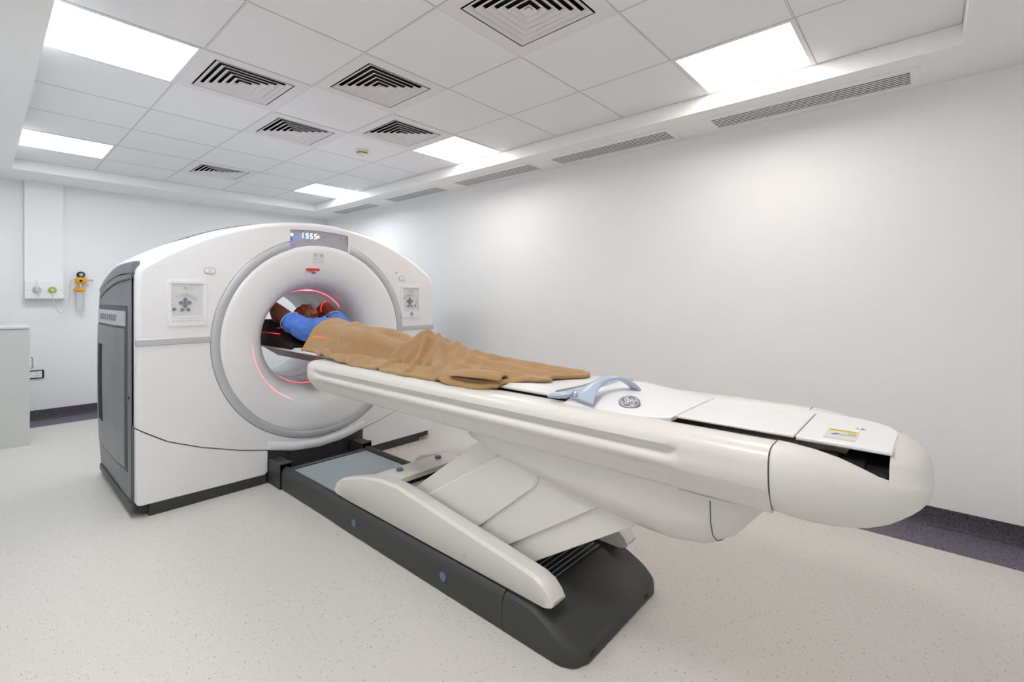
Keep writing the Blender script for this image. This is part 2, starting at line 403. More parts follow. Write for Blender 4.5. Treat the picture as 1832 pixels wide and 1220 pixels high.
for dx, dz in ((0, .014), (-.012, -.012), (.012, -.012)):
    MB().box(-1.0+dx-.003, -1.0+dx+.003, 5.3965, 5.3985, .49+dz-.005, .49+dz+.005).build('pin_hole', 'dgrey', t, smooth=False)
MB().box(-.975, -.963, 5.394, 5.399, .497, .512).build('switch', 'keyl', t, bevel=.001)
t = thing('cabinet', 'pale grey low cabinet at the left edge in front of the far wall', 'cabinet', (-1.4, 4.45, 0))
MB().box(XL+.01, -1.117, 4.28, 4.78, .06, 1.036).build('body', 'cabinet', t, bevel=.002)
MB().box(XL+.01, -1.108, 4.255, 4.80, 1.036, 1.056).build('top', 'cabinet', t, bevel=.003)
MB().box(XL+.01, -1.108, 4.26, 4.28, .0, 1.033).build('back_panel', 'cabinet', t, bevel=.002)
MB().box(XL+.03, -1.14, 4.33, 4.75, 0, .06).build('plinth', 'cabinet', t)
MB().box(-1.117, -1.108, 4.29, 4.77, .07, 1.03).build('door', 'cabinet', t, bevel=.002)
bpy.context.view_layer.objects.active
h = MB().tube([(-1.11, 4.31, .775), (-1.096, 4.31, .775), (-1.088, 4.31, .766), (-1.088, 4.31, .684), (-1.096, 4.31, .675), (-1.11, 4.31, .675)], .006, 10)
h.build('handle', 'chrome', [o for o in t.children if o.name.startswith('door')][0])

# ================================================================== SCANNER GANTRY
CX, CZ = .335, 1.007
BX = .352
YG = 1.78
gan = thing('scanner_gantry', 'large white ring-shaped scanner gantry with a dark grey side and round bore', 'medical scanner', (CX, 2.3, 0))
HW = 1.125
def top_arc(n=28, hw=1.085, drop=0):
    r = 1.818-drop; zc = 1.878-1.818
    a = math.degrees(math.asin(hw/1.818))
    return [(CX+r*math.sin(R(q)), zc+r*math.cos(R(q))) for q in [a-2*a*i/n for i in range(n+1)]]
def seam(x):      # height of the curved seam over the lower panels
    h = abs(x-CX)
    return interp_lin([(0, .172), (.2, .19), (.375, .236), (.55, .275), (.79, .353), (.97, .43), (1.125, .537)], h)
def interp_lin(tab, x):
    if x <= tab[0][0]: return tab[0][1]
    for (a, b), (c, d) in zip(tab, tab[1:]):
        if x <= c: return b+(d-b)*(x-a)/(c-a)
    return tab[-1][1]
def outline_upper(ins):
    # closed loop, counter-clockwise from the lower right
    hw = HW-ins; pts = []
    pts += [(CX+hw, seam(CX+hw)+.003)]
    pts += [(CX+hw, 1.435)]
    pts += [(CX+hw-.006, 1.475-ins*.3), (CX+hw-.02, 1.50-ins*.6)]
    pts += top_arc(drop=ins)
    pts += [(CX-hw+.02, 1.50-ins*.6), (CX-hw+.006, 1.475-ins*.3), (CX-hw, 1.435), (CX-hw, seam(CX-hw)+.003)]
    n = 36
    for i in range(1, n):
        x = CX-hw+2*hw*i/n; pts.append((x, seam(x)+.003))
    return pts
RR = .757
DX0, DX1, DZ = .114, .578, 1.812
def hole_loop():
    pts = []
    a1 = math.degrees(math.acos((DX1-BX)/RR)); a0 = math.degrees(math.acos((DX0-BX)/RR))
    n = 90
    for i in range(n+1):
        a = a0+(360-(a0-a1))*i/n
        pts.append((BX+RR*math.cos(R(a)), CZ+RR*math.sin(R(a))))
    m = 10
    zt = lambda x: (1.878-1.818)+math.sqrt((1.818-.052)**2-(x-CX)**2)-.004
    for i in range(m+1):
        x = DX1+(DX0-DX1)*i/m; pts.append((x, zt(x)))
    return pts
ins = .03
front = MB().prism([outline_upper(ins), hole_loop()], YG, YG+.02)
# rounded rim swept along sides and top
def rim(pts_fn, r, y0, depth, n=7):
    rings = []
    for k in range(n+1):
        a = math.pi/2*k/n
        rings.append([(u, y0+r*(1-math.cos(a)), v) for u, v in pts_fn(r*(1-math.sin(a)))])
    rings.append([(u, y0+depth, v) for u, v in pts_fn(0)])
    return rings
m_ = MB(); rg = rim(outline_upper, ins, YG, .16)
front.loft(rg, (False, False))
front.build('front_cover', 'white', gan, ang=30)
# hole wall behind the front cover
hl = hole_loop()
MB().loft([[(u, YG, v) for u, v in hl], [(u, YG+.035, v) for u, v in hl]], (False, False)).build('cover_rim', 'white', gan)
# lower corner panels
def lower_panel(side):
    x0, x1 = (CX-HW+.002, -.040) if side < 0 else (.715, CX+HW-.002)
    n = 20
    up = [(x0+(x1-x0)*i/n, seam(x0+(x1-x0)*i/n)-.005) for i in range(n+1)]
    if side < 0: poly = [(x0, .085), (x0+.02, .075), (x1-.02, .065), (x1, .085)]+list(reversed(up))
    else: poly = [(x0, .085), (x0+.02, .065), (x1-.02, .075), (x1, .085)]+list(reversed(up))
    MB().prism([poly], YG+.002, YG+.15).build('lower_panel', 'white', gan, bevel=.008, seg=3)
lower_panel(-1); lower_panel(1)
# dark inner carcass seen through gaps and in the table alcove
MB().box(CX-HW+.03, CX+HW-.03, YG+.045, YG+.11, .02, .56).build('carcass', 'char', gan, smooth=False)
MB().prism([[(-.040, .0), (.715, .0), (.715, .235)]+[(x, seam(x)-.002) for x in [.715-.755*i/16 for i in range(1, 16)]]+[(-.040, .235)]], YG+.012, YG+.05).build('alcove_plate', 'char', gan, smooth=False)
rings = []
for i in range(25):
    x = -.040+.765*i/24; z = seam(x)
    rings.append([(x, YG+.03, z-.002), (x, YG-.004, z), (x, YG-.010, z+.008), (x, YG-.008, z+.035), (x, YG-.003, z+.058), (x, YG+.004, z+.066), (x, YG+.03, z+.066)])
MB().loft(rings).build('alcove_lip', 'white', gan, ang=50)
ap = [o for o in gan.children if o.name.startswith('alcove')][0]
for x, z in ((.105, .178), (.545, .178)):
    MB().lathe([(0, -.006), (.007, -.006), (.009, 0), (0, 0)], (x, YG+.012, z), 'Y', 14).build('screw', 'chrome', ap)
# plinth
MB().box(CX-1.06, -.05, YG+.012, 2.9, 0, .085).box(.715, CX+.97, YG+.02, 2.9, 0, .09).box(-.06, .72, YG+.04, 2.9, 0, .09).build('plinth', 'char', gan, smooth=False)
# body behind the front cover
YB = 2.95
def outline_full(ins, up=0):
    hw = HW-ins
    pts = [(CX+hw, .1), (CX+hw, 1.435), (CX+hw-.006, 1.475-ins*.3), (CX+hw-.02, 1.50-ins*.6)]
    pts += top_arc(drop=ins-up)
    pts += [(CX-hw+.02, 1.50-ins*.6), (CX-hw+.006, 1.475-ins*.3), (CX-hw, 1.435), (CX-hw, .1)]
    return pts
body = MB()
of = outline_full(.006)
body.loft([[(u, y, v) for u, v in outline_full(.006, up)] for y, up in ((YG+.13, 0), (YG+.17, .004), (YG+.24, .018), (YG+.32, .026), (2.5, .030), (2.75, .024), (2.86, .01), (YB-.03, 0))]+[[(u, YB-.008, v) for u, v in outline_full(.02)]], (False, False))
circ = lambda r, n=72: [(BX+r*math.cos(2*math.pi*i/n), CZ+r*math.sin(2*math.pi*i/n)) for i in range(n)]
body.prism([outline_full(.02), circ(.43)], YB-.012, YB)
body.build('body_shell', 'white', gan, ang=30)
# silver ring (open under the display)
def ringpart():
    m = MB(); a1 = math.degrees(math.acos((DX1+.022-BX)/.73)); a0 = math.degrees(math.acos((DX0-BX)/.73))
    rings = []
    for i in range(121):
        a = a0+(360-(a0-a1))*i/120; cc, ss = math.cos(R(a)), math.sin(R(a))
        rings.append([(BX+r*cc, y, CZ+r*ss) for r, y in ((.754, YG+.02), (.754, YG-.001), (.751, YG-.004), (.703, YG-.006), (.700, YG-.003), (.700, YG+.02))])
    return m.loft(rings)
ringpart().build('silver_ring', 'silver', gan, ang=50)
# silver bands left and right of the ring
for x0, x1, s in ((CX-HW-.002, -.396, 1), (1.100, CX+HW+.002, -1)):
    MB().box(x0, x1, YG-.006, YG+.03, 1.022, 1.064).build('silver_band', 'silver', gan, bevel=.006)
# funnel
fun = [(.7, YG+.02), (.70, YG), (.694, YG-.005), (.66, YG-.006), (.60, YG-.005), (.55, YG-.001), (.505, YG+.008), (.46, YG+.03), (.425, YG+.065), (.398, YG+.115), (.378, YG+.18), (.363, YG+.26), (.354, YG+.35), (.35, YG+.44)]
def smoothp(p, k=3):
    out = []
    for i in range(len(p)-1):
        a, b, c_, d = p[max(i-1, 0)], p[i], p[i+1], p[min(i+2, len(p)-1)]
        for q in range(k):
            u = q/k
            out.append(tuple(.5*((2*b[n])+(-a[n]+c_[n])*u+(2*a[n]-5*b[n]+4*c_[n]-d[n])*u*u+(-a[n]+3*b[n]-3*c_[n]+d[n])*u**3) for n in range(2)))
    return out+[p[-1]]
MB().lathe([(r, y) for r, y in fun[:3]]+smoothp(fun[3:]), (BX, 0, CZ), 'Y', 128).build('funnel', 'white', gan, ang=60)
MB().lathe([(.35, YG+.44), (.346, YG+.45), (.346, YG+.62), (.35, YG+.628)], (BX, 0, CZ), 'Y', 96).build('bore_ring', 'white', gan, ang=30)
MB().lathe([(.35, YG+.63), (.352, YG+.65), (.352, YB-.13), (.362, YB-.08), (.39, YB-.03), (.43, YB)], (BX, 0, CZ), 'Y', 96).build('bore_liner', 'silver', gan, ang=50)
MB().lathe([(.36, YG+.43), (.36, YG+.66)], (BX, 0, CZ), 'Y', 64).build('bore_seam', 'dgrey', gan)
# display
zt = lambda x: (1.878-1.818)+math.sqrt((1.818-.052)**2-(x-CX)**2)-.004
top = [(DX1-(DX1-DX0)*i/14, zt(DX1-(DX1-DX0)*i/14)) for i in range(15)]
bot = [(DX0+(DX1-DX0)*i/14, CZ+math.sqrt(.700**2-(DX0+(DX1-DX0)*i/14-BX)**2)) for i in range(15)]
dsp = MB().prism([top+bot], YG+.008, YG+.03).build('display', 'disp', gan, smooth=False)
RX90 = Matrix.Rotation(R(90), 4, 'X')
text('1555', 'digits', 'digit', dsp, .056, Matrix.Translation((.262, YG+.0065, 1.775)) @ RX90, 1.18, .001, offset=-.0006)
MB().box(.325, .34, YG+.0055, YG+.008, 1.769, 1.785).build('orange_lamp', 'oled', dsp, smooth=False)
MB().box(.121, .139, YG+.0055, YG+.008, 1.768, 1.784).build('status_lamp', 'digit', dsp, smooth=False)
for x, z, s in ((.150, 1.742, .008), (.160, 1.752, .006), (.132, 1.714, .005), (.185, 1.778, .006)):
    MB().lathe([(0, -.002), (s, -.002), (s, 0), (0, 0)], (x, YG+.008, z), 'Y', 10).build('icon_lamp', 'bled', dsp)
for x, z, a, b in ((.124, 1.742, .018, .004), (.178, 1.778, .014, .003), (.36, 1.784, .006, .006), (.385, 1.78, .012, .010), (.375, 1.75, .008, .006), (.345, 1.752, .012, .004), (.25, 1.735, .03, .003), (.52, 1.775, .026, .004), (.55, 1.755, .006, .006), (.56, 1.765, .010, .003)):
    MB().box(x-a/2, x+a/2, YG+.0068, YG+.008, z-b/2, z+b/2).build('icon', 'key', dsp, smooth=False)
MB().box(DX1+.002, DX1+.034, YG+.004, YG+.03, 1.655, 1.765).build('display_end', 'white', gan, smooth=False)
# laser window, sticker and small marks on the funnel
lw = MB().prism([rrect(.232, .336, 1.514, 1.533, .009)], YG-.013, YG+.01).build('laser_window', 'red', gan, bevel=.003)
MB().box(.275, .303, YG-.008, YG-.002, 1.494, 1.502).build('laser_sticker', 'dgrey', gan, smooth=False)
cp = MB().prism([rrect(.285, .375, 1.575, 1.655, .015)], YG-.0068, YG).build('camera_cover', 'recess', gan, bevel=.002)
for x in (.305, .352): MB().lathe([(0, -.002), (.012, -.002), (.013, 0), (0, 0)], (x, YG-.0065, 1.635), 'Y', 20).build('sensor_dot', 'faint', cp)
MB().box(.296, .302, YG-.0085, YG-.006, 1.604, 1.607).build('mark', 'dgrey', cp, smooth=False)
# control panels
def control_panel(cx, left):
    w_, z0, z1 = .108, 1.135, 1.42
    P = MB().prism([rrect(cx-w_, cx+w_, z0, z1, .022), rrect(cx-w_+.022, cx+w_-.022, z0+.058, z1-.02, .006)], YG-.006, YG+.012).build('control_panel', 'white', gan, bevel=.003)
    MB().prism([rrect(cx-w_+.018, cx+w_-.018, z0+.054, z1-.016, .006)], YG-.001, YG+.004).build('keypad', 'recess', P, smooth=False)
    kx, kz = cx-.013, z0+.145
    y = YG-.004
    def key(px, pz, r, m, shape=0, rot=0):
        if shape == 0: MB().lathe([(0, -.0015), (r, -.0015), (r*1.05, .004), (0, .004)], (px, y, pz), 'Y', 18).build('button', m, P)
        else:
            pts = [(-r, -r*.75), (r, -r*.75), (r*.75, r*.1), (0, r*.8), (-r*.75, r*.1)]
            cr, sr = math.cos(R(rot)), math.sin(R(rot))
            MB().prism([[(px+u*cr-v*sr, pz+u*sr+v*cr) for u, v in pts]], y-.0015, y+.004).build('button', m, P, smooth=False)
    key(kx, kz, .011, 'key')
    for a in (0, 90, 180, 270):
        key(kx-.0255*math.sin(R(a)), kz+.0235*math.cos(R(a)), .0135, 'key', 1, a)
    s = 1 if left else -1
    key(kx-.018, kz-.042, .012, 'key', 1, 30); key(kx+.018, kz-.042, .012, 'key', 1, -30); key(kx-s*.06, kz-.038, .011, 'key', 1, 30)
    for a, rr_ in ((190, .078), (168, .078), (128, .07), (103, .06), (80, .06), (52, .06), (30, .066)):
        aa = a if left else 180-a
        key(kx+rr_*math.cos(R(aa)), kz+rr_*.95*math.sin(R(aa)), .0105, 'keyl')
    key(kx+.002, z1-.045, .010, 'keyg' if left else 'keyl'); key(kx+.03, z1-.045, .010, 'keyl')
    MB().box(cx-w_+.024, cx+w_-.024, YG-.007, YG-.0055, z0+.052, z0+.054).build('divider', 'faint', P, smooth=False)
    if left:
        text('DISCOVERY', 'lettering', 'faint', P, .02, Matrix.Translation((cx, YG-.0066, z0+.031)) @ RX90, 1.75)
    else:
        MB().lathe([(.012, -.002), (.0165, -.002), (.0165, 0), (.012, 0)], (cx+.005, YG-.006, z0+.03), 'Y', 24).build('round_mark', 'key', P)
        MB().tube([(cx-.001, YG-.007, z0+.022), (cx-.004, YG-.007, z0+.034), (cx+.006, YG-.007, z0+.04), (cx+.010, YG-.007, z0+.03)], .0018, 6).build('round_mark_swirl', 'key', P)
control_panel(-.53, True); control_panel(1.20, False)
def emergency(cx, cz, w_):
    P = MB().prism([rrect(cx-w_, cx+w_, cz-.021, cz+.021, .020)], YG-.004, YG+.002).build('stop_button_plate', 'silver', gan, bevel=.002)
    MB().prism([rrect(cx-w_+.005, cx+w_-.005, cz-.016, cz+.016, .0155)], YG-.006, YG).build('stop_button', 'white', P, bevel=.002)
    MB().lathe([(.006, -.0005), (.0085, -.0005), (.0085, .001), (.006, .001)], (cx, YG-.006, cz), 'Y', 20).build('stop_mark', 'faint', P)
emergency(-.407, 1.487, .034); emergency(1.103, 1.483, .034)
MB().lathe([(0, -.004), (.008, -.004), (.009, 0), (0, 0)], (1.045, YG, 1.532), 'Y', 16).build('indicator', 'silver', gan)
# vents on the top left slope
zc_ = 1.878-1.818
vt = MB()
for k in range(14):
    a = math.asin((-.30-.36*k/13-.0)/1.818)
    def pt(ang, y, rr_): return (CX-.17+rr_*math.sin(ang)+.0, y, zc_+rr_*math.cos(ang))
    x0 = CX-.36-.030*k*1.02; 
    a0 = math.asin((x0-CX)/1.818); a1 = math.asin((x0-.016-CX)/1.818)
    vs = []
    for y in (2.12, 2.70):
        for an, rr_ in ((a0, 1.80), (a0, 1.8425), (a1, 1.8425), (a1, 1.80)):
            vs.append((CX+rr_*math.sin(an), y, zc_+rr_*math.cos(an)))
    vt.add(vs, [(0, 1, 2, 3), (4, 7, 6, 5), (0, 4, 5, 1), (1, 5, 6, 2), (2, 6, 7, 3), (3, 7, 4, 0)])
vt.build('top_vent', 'dgrey', gan, smooth=False)
# left side (and its mirror): bulged grey cover with an inset door
def side(sgn):
    X0 = CX+sgn*(HW-.004)
    def bul(y, z):
        v = max(0, 1-((z-.78)/.72)**2); u = max(0, 1-((y-2.5)/.62)**2)
        return sgn*(.004+.030*v**.8*(.4+.6*u)*min(1, (y-1.90)/.3+.0 if y > 1.9 else 0))
    def topz(y): return 1.475-.55*max(0, (y-2.35))**2*.6-.02
    ny, nz = 14, 24
    def sheet(y0, y1, z0, z1, off, mat_, name, par, zf=None, thick=.02):
        rings = []
        for i in range(ny+1):
            y = y0+(y1-y0)*i/ny; r = []
            zt_ = zf(y) if zf else z1
            for j in range(nz+1):
                z = z0+(zt_-z0)*j/nz
                r.append((X0+bul(y, z)+sgn*off, y, z))
            for j in range(nz, -1, -1):
                z = z0+(zt_-z0)*j/nz
                r.append((X0+bul(y, z)+sgn*(off-thick), y, z))
            rings.append(r)
        return MB().loft(rings).build(name, mat_, par, ang=30)
    sc = sheet(1.905, 2.945, .06, 1.3, .003, 'grey', 'side_cover', gan, topz)
    sheet(1.845 if sgn < 0 else 1.94, 1.903 if sgn < 0 else 1.96, .06, 1.3, .0, 'dgrey', 'corner_strip', gan, lambda y: 1.47)
    # arched cap
    rings = []
    for i in range(21):
        y = 1.85+1.08*i/20
        zt_ = 1.535-.14*max(0, (y-1.95)/1.0)**2.2; zb = zt_-.075+.02*((y-1.85)/1.08)
        x = X0+bul(y, 1.45)
        rings.append([(x+sgn*.009, y, zb), (x+sgn*.012, y, (zb+zt_)/2), (x+sgn*.004, y, zt_-.006), (x-sgn*.03, y, zt_), (x-sgn*.03, y, zb)])
    MB().loft(rings).build('side_cap', 'silver' if sgn > 0 else 'grey', gan, ang=40)
    # second thin arch line
    p = [(X0+bul(1.93+.95*i/16, 1.4)+sgn*.006, 1.93+.95*i/16, 1.425-.13*((.95*i/16))**2) for i in range(17)]
    MB().tube(p, .006, 6).build('arch_line', 'dgrey', gan)
    # door recess and door
    d = sheet(1.985, 2.90, .235, 1.262, .0052, 'dgrey', 'door_frame', gan, None, .006)
    dd = sheet(2.015, 2.875, .26, 1.12, .013, 'door', 'side_door', gan, None, .01)
    lb = sheet(2.015, 2.875, 1.135, 1.228, .013, 'silver', 'name_plate', gan, None, .01)
    hh = sheet(2.635, 2.80, .44, .985, .0145, 'dark', 'door_handle', dd, None, .003)
    if sgn < 0:
        M = Matrix.Translation((X0+bul(2.44, 1.18)-.0145, 2.44, 1.18)) @ Matrix.Rotation(R(-90), 4, 'Z') @ RX90
        text('DISCOVERY', 'lettering', 'key', lb, .06, M, 2.1, .001)
    MB().lathe([(0, 0), (.009, 0), (.009, sgn*.004), (0, sgn*.004)], (X0+bul(1.95, .75)+sgn*.003, 1.95, .70), 'X', 14).build('lock', 'black', gan)
    if sgn < 0: MB().box(min(X0, X0+sgn*.02), max(X0, X0+sgn*.02), 1.82, 2.92, .03, .075).build('side_rail', 'dgrey', gan, bevel=.006)
side(-1); side(1)

# ================================================================== PATIENT TABLE
TC = .322
tab = thing('patient_table', 'long white patient table on a charcoal floor base in front of the scanner', 'patient table', (TC, 0, 0))
HWB = .347
# --- base
def xsec(hw, top, ch=.035, bot=0.0):
    return [(-hw, bot), (-hw, top-ch), (-hw+ch*.35, top-ch*.35), (-hw+ch*1.1, top), (hw-ch*1.1, top), (hw-ch*.35, top-ch*.35), (hw, top-ch), (hw, bot)]
for sx in (-1, 1):
    m = MB()
    a, b = (TC-HWB, TC-HWB+.062) if sx < 0 else (TC+HWB-.062, TC+HWB)
    sec = [(a, .006), (a, .115), (a+.014, .142), (a+.03, .150), (b-.02, .150), (b, .135), (b, .006)] if sx < 0 else [(a, .006), (a, .135), (a+.02, .15), (b-.03, .15), (b-.014, .142), (b, .115), (b, .006)]
    m.loft([[(x, y, z) for x, z in sec] for y in (.872, 1.70)])
    m.build('floor_rail', 'char', tab, ang=50)
    MB().box(a-.012, b+.012, 1.60, 1.79, .0, .172).box(a-.014, b+.014, 1.60, 1.63, .0, .178).build('rail_bracket', 'char', tab, bevel=.006)
m = MB()   # main base body: side walls with a trough between them
for sx in (-1, 1):
    a, b = (TC-HWB-.004, TC-HWB+.10) if sx < 0 else (TC+HWB-.10, TC+HWB+.004)
    sec = [(a, .006), (a, .115), (a+.016, .145), (a+.034, .155), (b, .155), (b, .006)] if sx < 0 else [(a, .006), (a, .155), (b-.034, .155), (b-.016, .145), (b, .115), (b, .006)]
    m.loft([[(x, y, z) for x, z in sec] for y in (-.43, .868)])
m.build('base_body', 'char', tab, ang=50)
MB().box(TC-HWB+.05, TC+HWB-.05, -.5, 1.78, .01, .09).build('base_pan', 'black', tab, smooth=False)
# end cap: loft in Y with falling top and rounded plan
rings = []
for i in range(17):
    u = i/16; y = -.433-.342*u
    cr = .10; yend = -.775
    dx = 0
    if y < yend+cr: q = (yend+cr-y)/cr; dx = cr*(1-math.sqrt(max(0, 1-q*q)))*.8
    hw = HWB+.004-dx
    tp = .155-.012*u if u < .35 else .151-.105*((u-.35)/.65)**1.25
    ch = min(.045, tp*.6)
    rings.append([(TC-hw, y, .004), (TC-hw, y, tp-ch), (TC-hw+ch*.3, y, tp-ch*.35), (TC-hw+ch*.9, y, tp), (TC, y, tp+.002), (TC+hw-ch*.9, y, tp), (TC+hw-ch*.3, y, tp-ch*.35), (TC+hw, y, tp-ch), (TC+hw, y, .004)])
ec = MB(); 
ec.loft(rings)
ec.build('end_cap', 'char', tab, ang=28)
for x in (.06, .50): MB().box(x, x+.035, -.7765, -.770, .018, .036).build('jack_slot', 'black', tab, smooth=False)
# ribbed covers
def ribbed(y0, y1, z, mt, name, n):
    MB().box(TC-HWB+.06, TC+HWB-.06, y0, y1, z-.02, z-.003).build('cover_base', 'dgrey', tab, smooth=False)
    m = MB()
    for k in range(n):
        a = y0+(y1-y0)*k/n; m.box(TC-HWB+.062, TC+HWB-.062, a, a+(y1-y0)/n*.82, z-.003, z)
    m.build(name, mt, tab, smooth=False)
MT['ribs'] = mat('rib_grey', (176, 186, 192), .4, metal=.2)
MT['ribd'] = mat('rib_dark', (66, 66, 68), .3, metal=.5)
ribbed(.5, 1.56, .128, 'ribs', 'ribbed_cover', 58)
MB().box(TC-HWB+.055, TC+HWB-.055, 1.565, 1.60, .10, .135).build('cover_bar', 'dgrey', tab, bevel=.004)
m = MB(); m.box(TC-.215, TC+.215, -.545, .45, .13, .158)
m.build('tray', 'ribd', tab, smooth=False)
m = MB()
for k in range(26):
    a = -.535+.026*k; m.box(TC-.212, TC+.212, a, a+.0035, .158, .1595)
m.build('tray_rib', 'ribs', tab, smooth=False)
# dots on the base side
for y, z in ((.66, .075), (-.08, .075)):
    MB().lathe([(0, -.006), (.02, -.006), (.02, 0), (0, 0)], (TC-HWB-.002, y, z), 'X', 24).build('base_dot', 'dot', tab)
# --- arms and their cross piece
def arm(sx):
    xo = TC-.332 if sx < 0 else TC+.332; xi = xo+.085*(-sx)
    prof_top = [(.905, .20), (.89, .235), (.83, .272), (.72, .305), (.60, .338), (.45, .362), (.30, .368), (.18, .356), (-.10, .322), (-.40, .288), (-.57, .266), (-.615, .250), (-.645, .222), (-.66, .195)]
    prof_bot = [(.915, .185), (.89, .165), (.83, .160), (.72, .160), (.60, .160), (.45, .160), (.30, .160), (.18, .160), (-.10, .160), (-.40, .160), (-.57, .160), (-.61, .160), (-.63, .163), (-.652, .172)]
    rings = []
    for (yt, zt_), (yb, zb) in zip(prof_top, prof_bot):
        e = .012
        rings.append([(xo-sx*.006, yb, zb), (xo, yb, zb+.006), (xo, yt, zt_-e), (xo-sx*e, yt, zt_), (xi+sx*e, yt, zt_-.004), (xi, yt, zt_-e), (xi, yb, zb)])
    o = MB().loft(rings).build('lift_arm', 'warmwhite', tab, ang=45)
    xs = xo+sx*.0008
    MB().lathe([(0, 0), (.010, 0), (.0125, -sx*.006), (0, -sx*.006)], (xs, -.20, .198), 'X', 20).build('arm_screw', 'silver', o)
    xa, xb = sorted((xo-sx*.025, xo-sx*.04))
    return o
aL = arm(-1); arm(1)
# little dark notch in the snout of the near arm
rings = []
ys = [.432, .47, .55, .62, .665, .69]
zz = [.346, .349, .344, .336, .318, .290]
rings = [[(TC-.26, y, z), (TC+.26, y, z), (TC+.26, y, z-.03), (TC-.26, y, z-.03)] for y, z in zip(ys, zz)]
cb = MB().loft([[(TC-.30+.6*k/12, y+.0-.05*abs((k-6)/6)**3, z-.012*(1-abs((k-6)/6)**2)) for k in range(13)]+[(TC+.30-.6*k/12, y-.05*abs((k-6)/6)**3, z-.024) for k in range(13)] for y, z in zip(ys, zz)]).build('arm_bridge', 'warmwhite', tab, ang=40)
MB().box(TC-.24, TC+.22, .414, .440, .296, .322).build('bridge_gap_shade', 'dark', cb, smooth=False)  # dark strip added for the shaded gap under the bridge edge
for x in (TC-.14, TC+.14): MB().lathe([(0, .001), (.019, .001), (.019, .012), (0, .012)], (x, .535, .3375), 'Z', 24).build('bridge_dot', 'dot', cb)
# --- leaning telescopic column (four overlapping covers)
def slab(name, lo, hi, xo, mt='warmwhite'):
    # lo: (y_far, z) (y_near, z) at the base ; hi the same at the top
    (y0, z0), (y1, z1) = lo; (y2, z2), (y3, z3) = hi
    quad = [(y0, z0), (y1, z1), (y3, z3), (y2, z2)]
    MB().prism([quad], TC-xo, TC+xo, 'X').build(name, mt, tab, bevel=.008)
slab('column_cover', ((.51, .18), (.30, .18)), ((-.218, .70), (-.50, .70)), .212)
def cover_profile():     # second cover has a rounded near corner under the hull
    return [(.42, .18), (-.055, .18), (-.455, .512), (-.485, .535), (-.502, .552), (-.512, .575), (-.515, .61), (-.53, .70), (-.41, .70)]
MB().prism([cover_profile()], TC-.228, TC+.228, 'X').build('column_cover', 'warmwhite', tab, bevel=.008)
slab('column_cover', ((.0, .18), (-.236, .18)), ((-.60, .70), (-1.01, .70)), .219)
slab('column_cover', ((-.20, .18), (-.403, .18)), ((-.95, .70), (-1.195, .70)), .208)
# --- hull under the table top
rings = []
hull = [(-.035, .705, .10), (-.06, .675, .20), (-.12, .648, .235), (-.32, .594, .262), (-.61, .540, .272), (-.90, .498, .272), (-1.05, .492, .268), (-1.15, .508, .258), (-1.22, .552, .24), (-1.275, .62, .215), (-1.31, .665, .18), (-1.325, .70, .12)]
def hsec(y, zb, hw):
    zt_ = .728; n = 10; pts = []
    for k in range(n+1):
        a = math.pi*k/n
        cc = math.cos(a); ss = math.sin(a)
        pts.append((TC-hw*math.copysign(abs(cc)**.55, cc), y, zt_-(zt_-zb)*ss**.6))
    return pts
MB().loft([hsec(*h) for h in hull]).build('underside_pod', 'warmwhite', tab, ang=40)
def hull_at(y):
    t_ = [(-a, b, c) for a, b, c in hull]
    return interp_lin([(a, b) for a, b, c in t_], -y), interp_lin([(a, c) for a, b, c in t_], -y)
zb_, hw_p = hull_at(-1.185)
MB().tube([(x+(x-TC)*.004, y-.0, z-.001) for x, y, z in hsec(-1.185, zb_, hw_p)], .0016, 6).build('pod_seam', 'dgrey', tab)
for sx in (-1, 1):
    MB().tube([(TC+sx*(h[2]+.002), h[0], .7262) for h in hull[1:-3]], .0024, 6).build('seam_line', 'dgrey', tab)
rr_ = [(TC-.272, -1.10, .705), (TC-.274, -1.18, .705), (TC-.262, -1.245, .703), (TC-.235, -1.285, .702)]
MB().tube([(a, b, c+.008) for a, b, c in rr_], .006, 8).build('pod_trim', 'warmwhite', tab)
# --- table top housing, lofted along Y
def half(hw, top, bot, groove, w_in):
    k = HWB
    s = hw/k
    g1 = .024*groove; g2 = .012*groove
    H = top-.727
    return [(w_in, top-.10), (w_in, top-.010), (w_in+.006, top-.002), (min(w_in+.03, hw-.06), top), (hw-.050, top), (hw-.025, top-.005), (hw-.008, top-.016), (hw-.001, top-.032), (hw, top-.045), (hw-g1*.8, top-.053), (hw-g1, top-.060), (hw-g1*.9, top-.074), (hw-g1*.2, top-.086), (hw-.002, top-.094), (hw-.004, top-.108), (hw-.010-g2, top-.120), (hw-.022-g2, top-.135), (hw-.040, bot+.012), (hw-.056, bot), (hw*.5, bot)]
def tsec(y, hw, top, bot, groove, w_in, drop=0):
    h = half(hw, top, bot, groove, w_in)
    return [(TC-x, y, z) for x, z in h]+[(TC+x, y, z) for x, z in reversed(h)]
def tgroove(y):
    return max(0, min(1, (1.14-y)/.07))*max(0, min(1, (y+1.13)/.05))
rings = []
for y, sh, bt in ((1.245, .02, .775), (1.240, .010, .75), (1.228, .003, .742), (1.20, 0, .735), (1.15, 0, .730)):
    rings.append(tsec(y, HWB-sh, .915-sh*.5, bt, tgroove(y), .214))
for y in (1.14, 1.12, 1.10, 1.07, 1.0, .5, 0, -.5, -.79, -.81, -1.0, -1.06, -1.08, -1.10, -1.12, -1.13, -1.2, -1.362):
    rings.append(tsec(y, HWB, .915, .727, tgroove(y), .214 if y > -.8 else .232))
hs = MB().loft(rings)
hs.build('table_body', 'warmwhite', tab, ang=60)
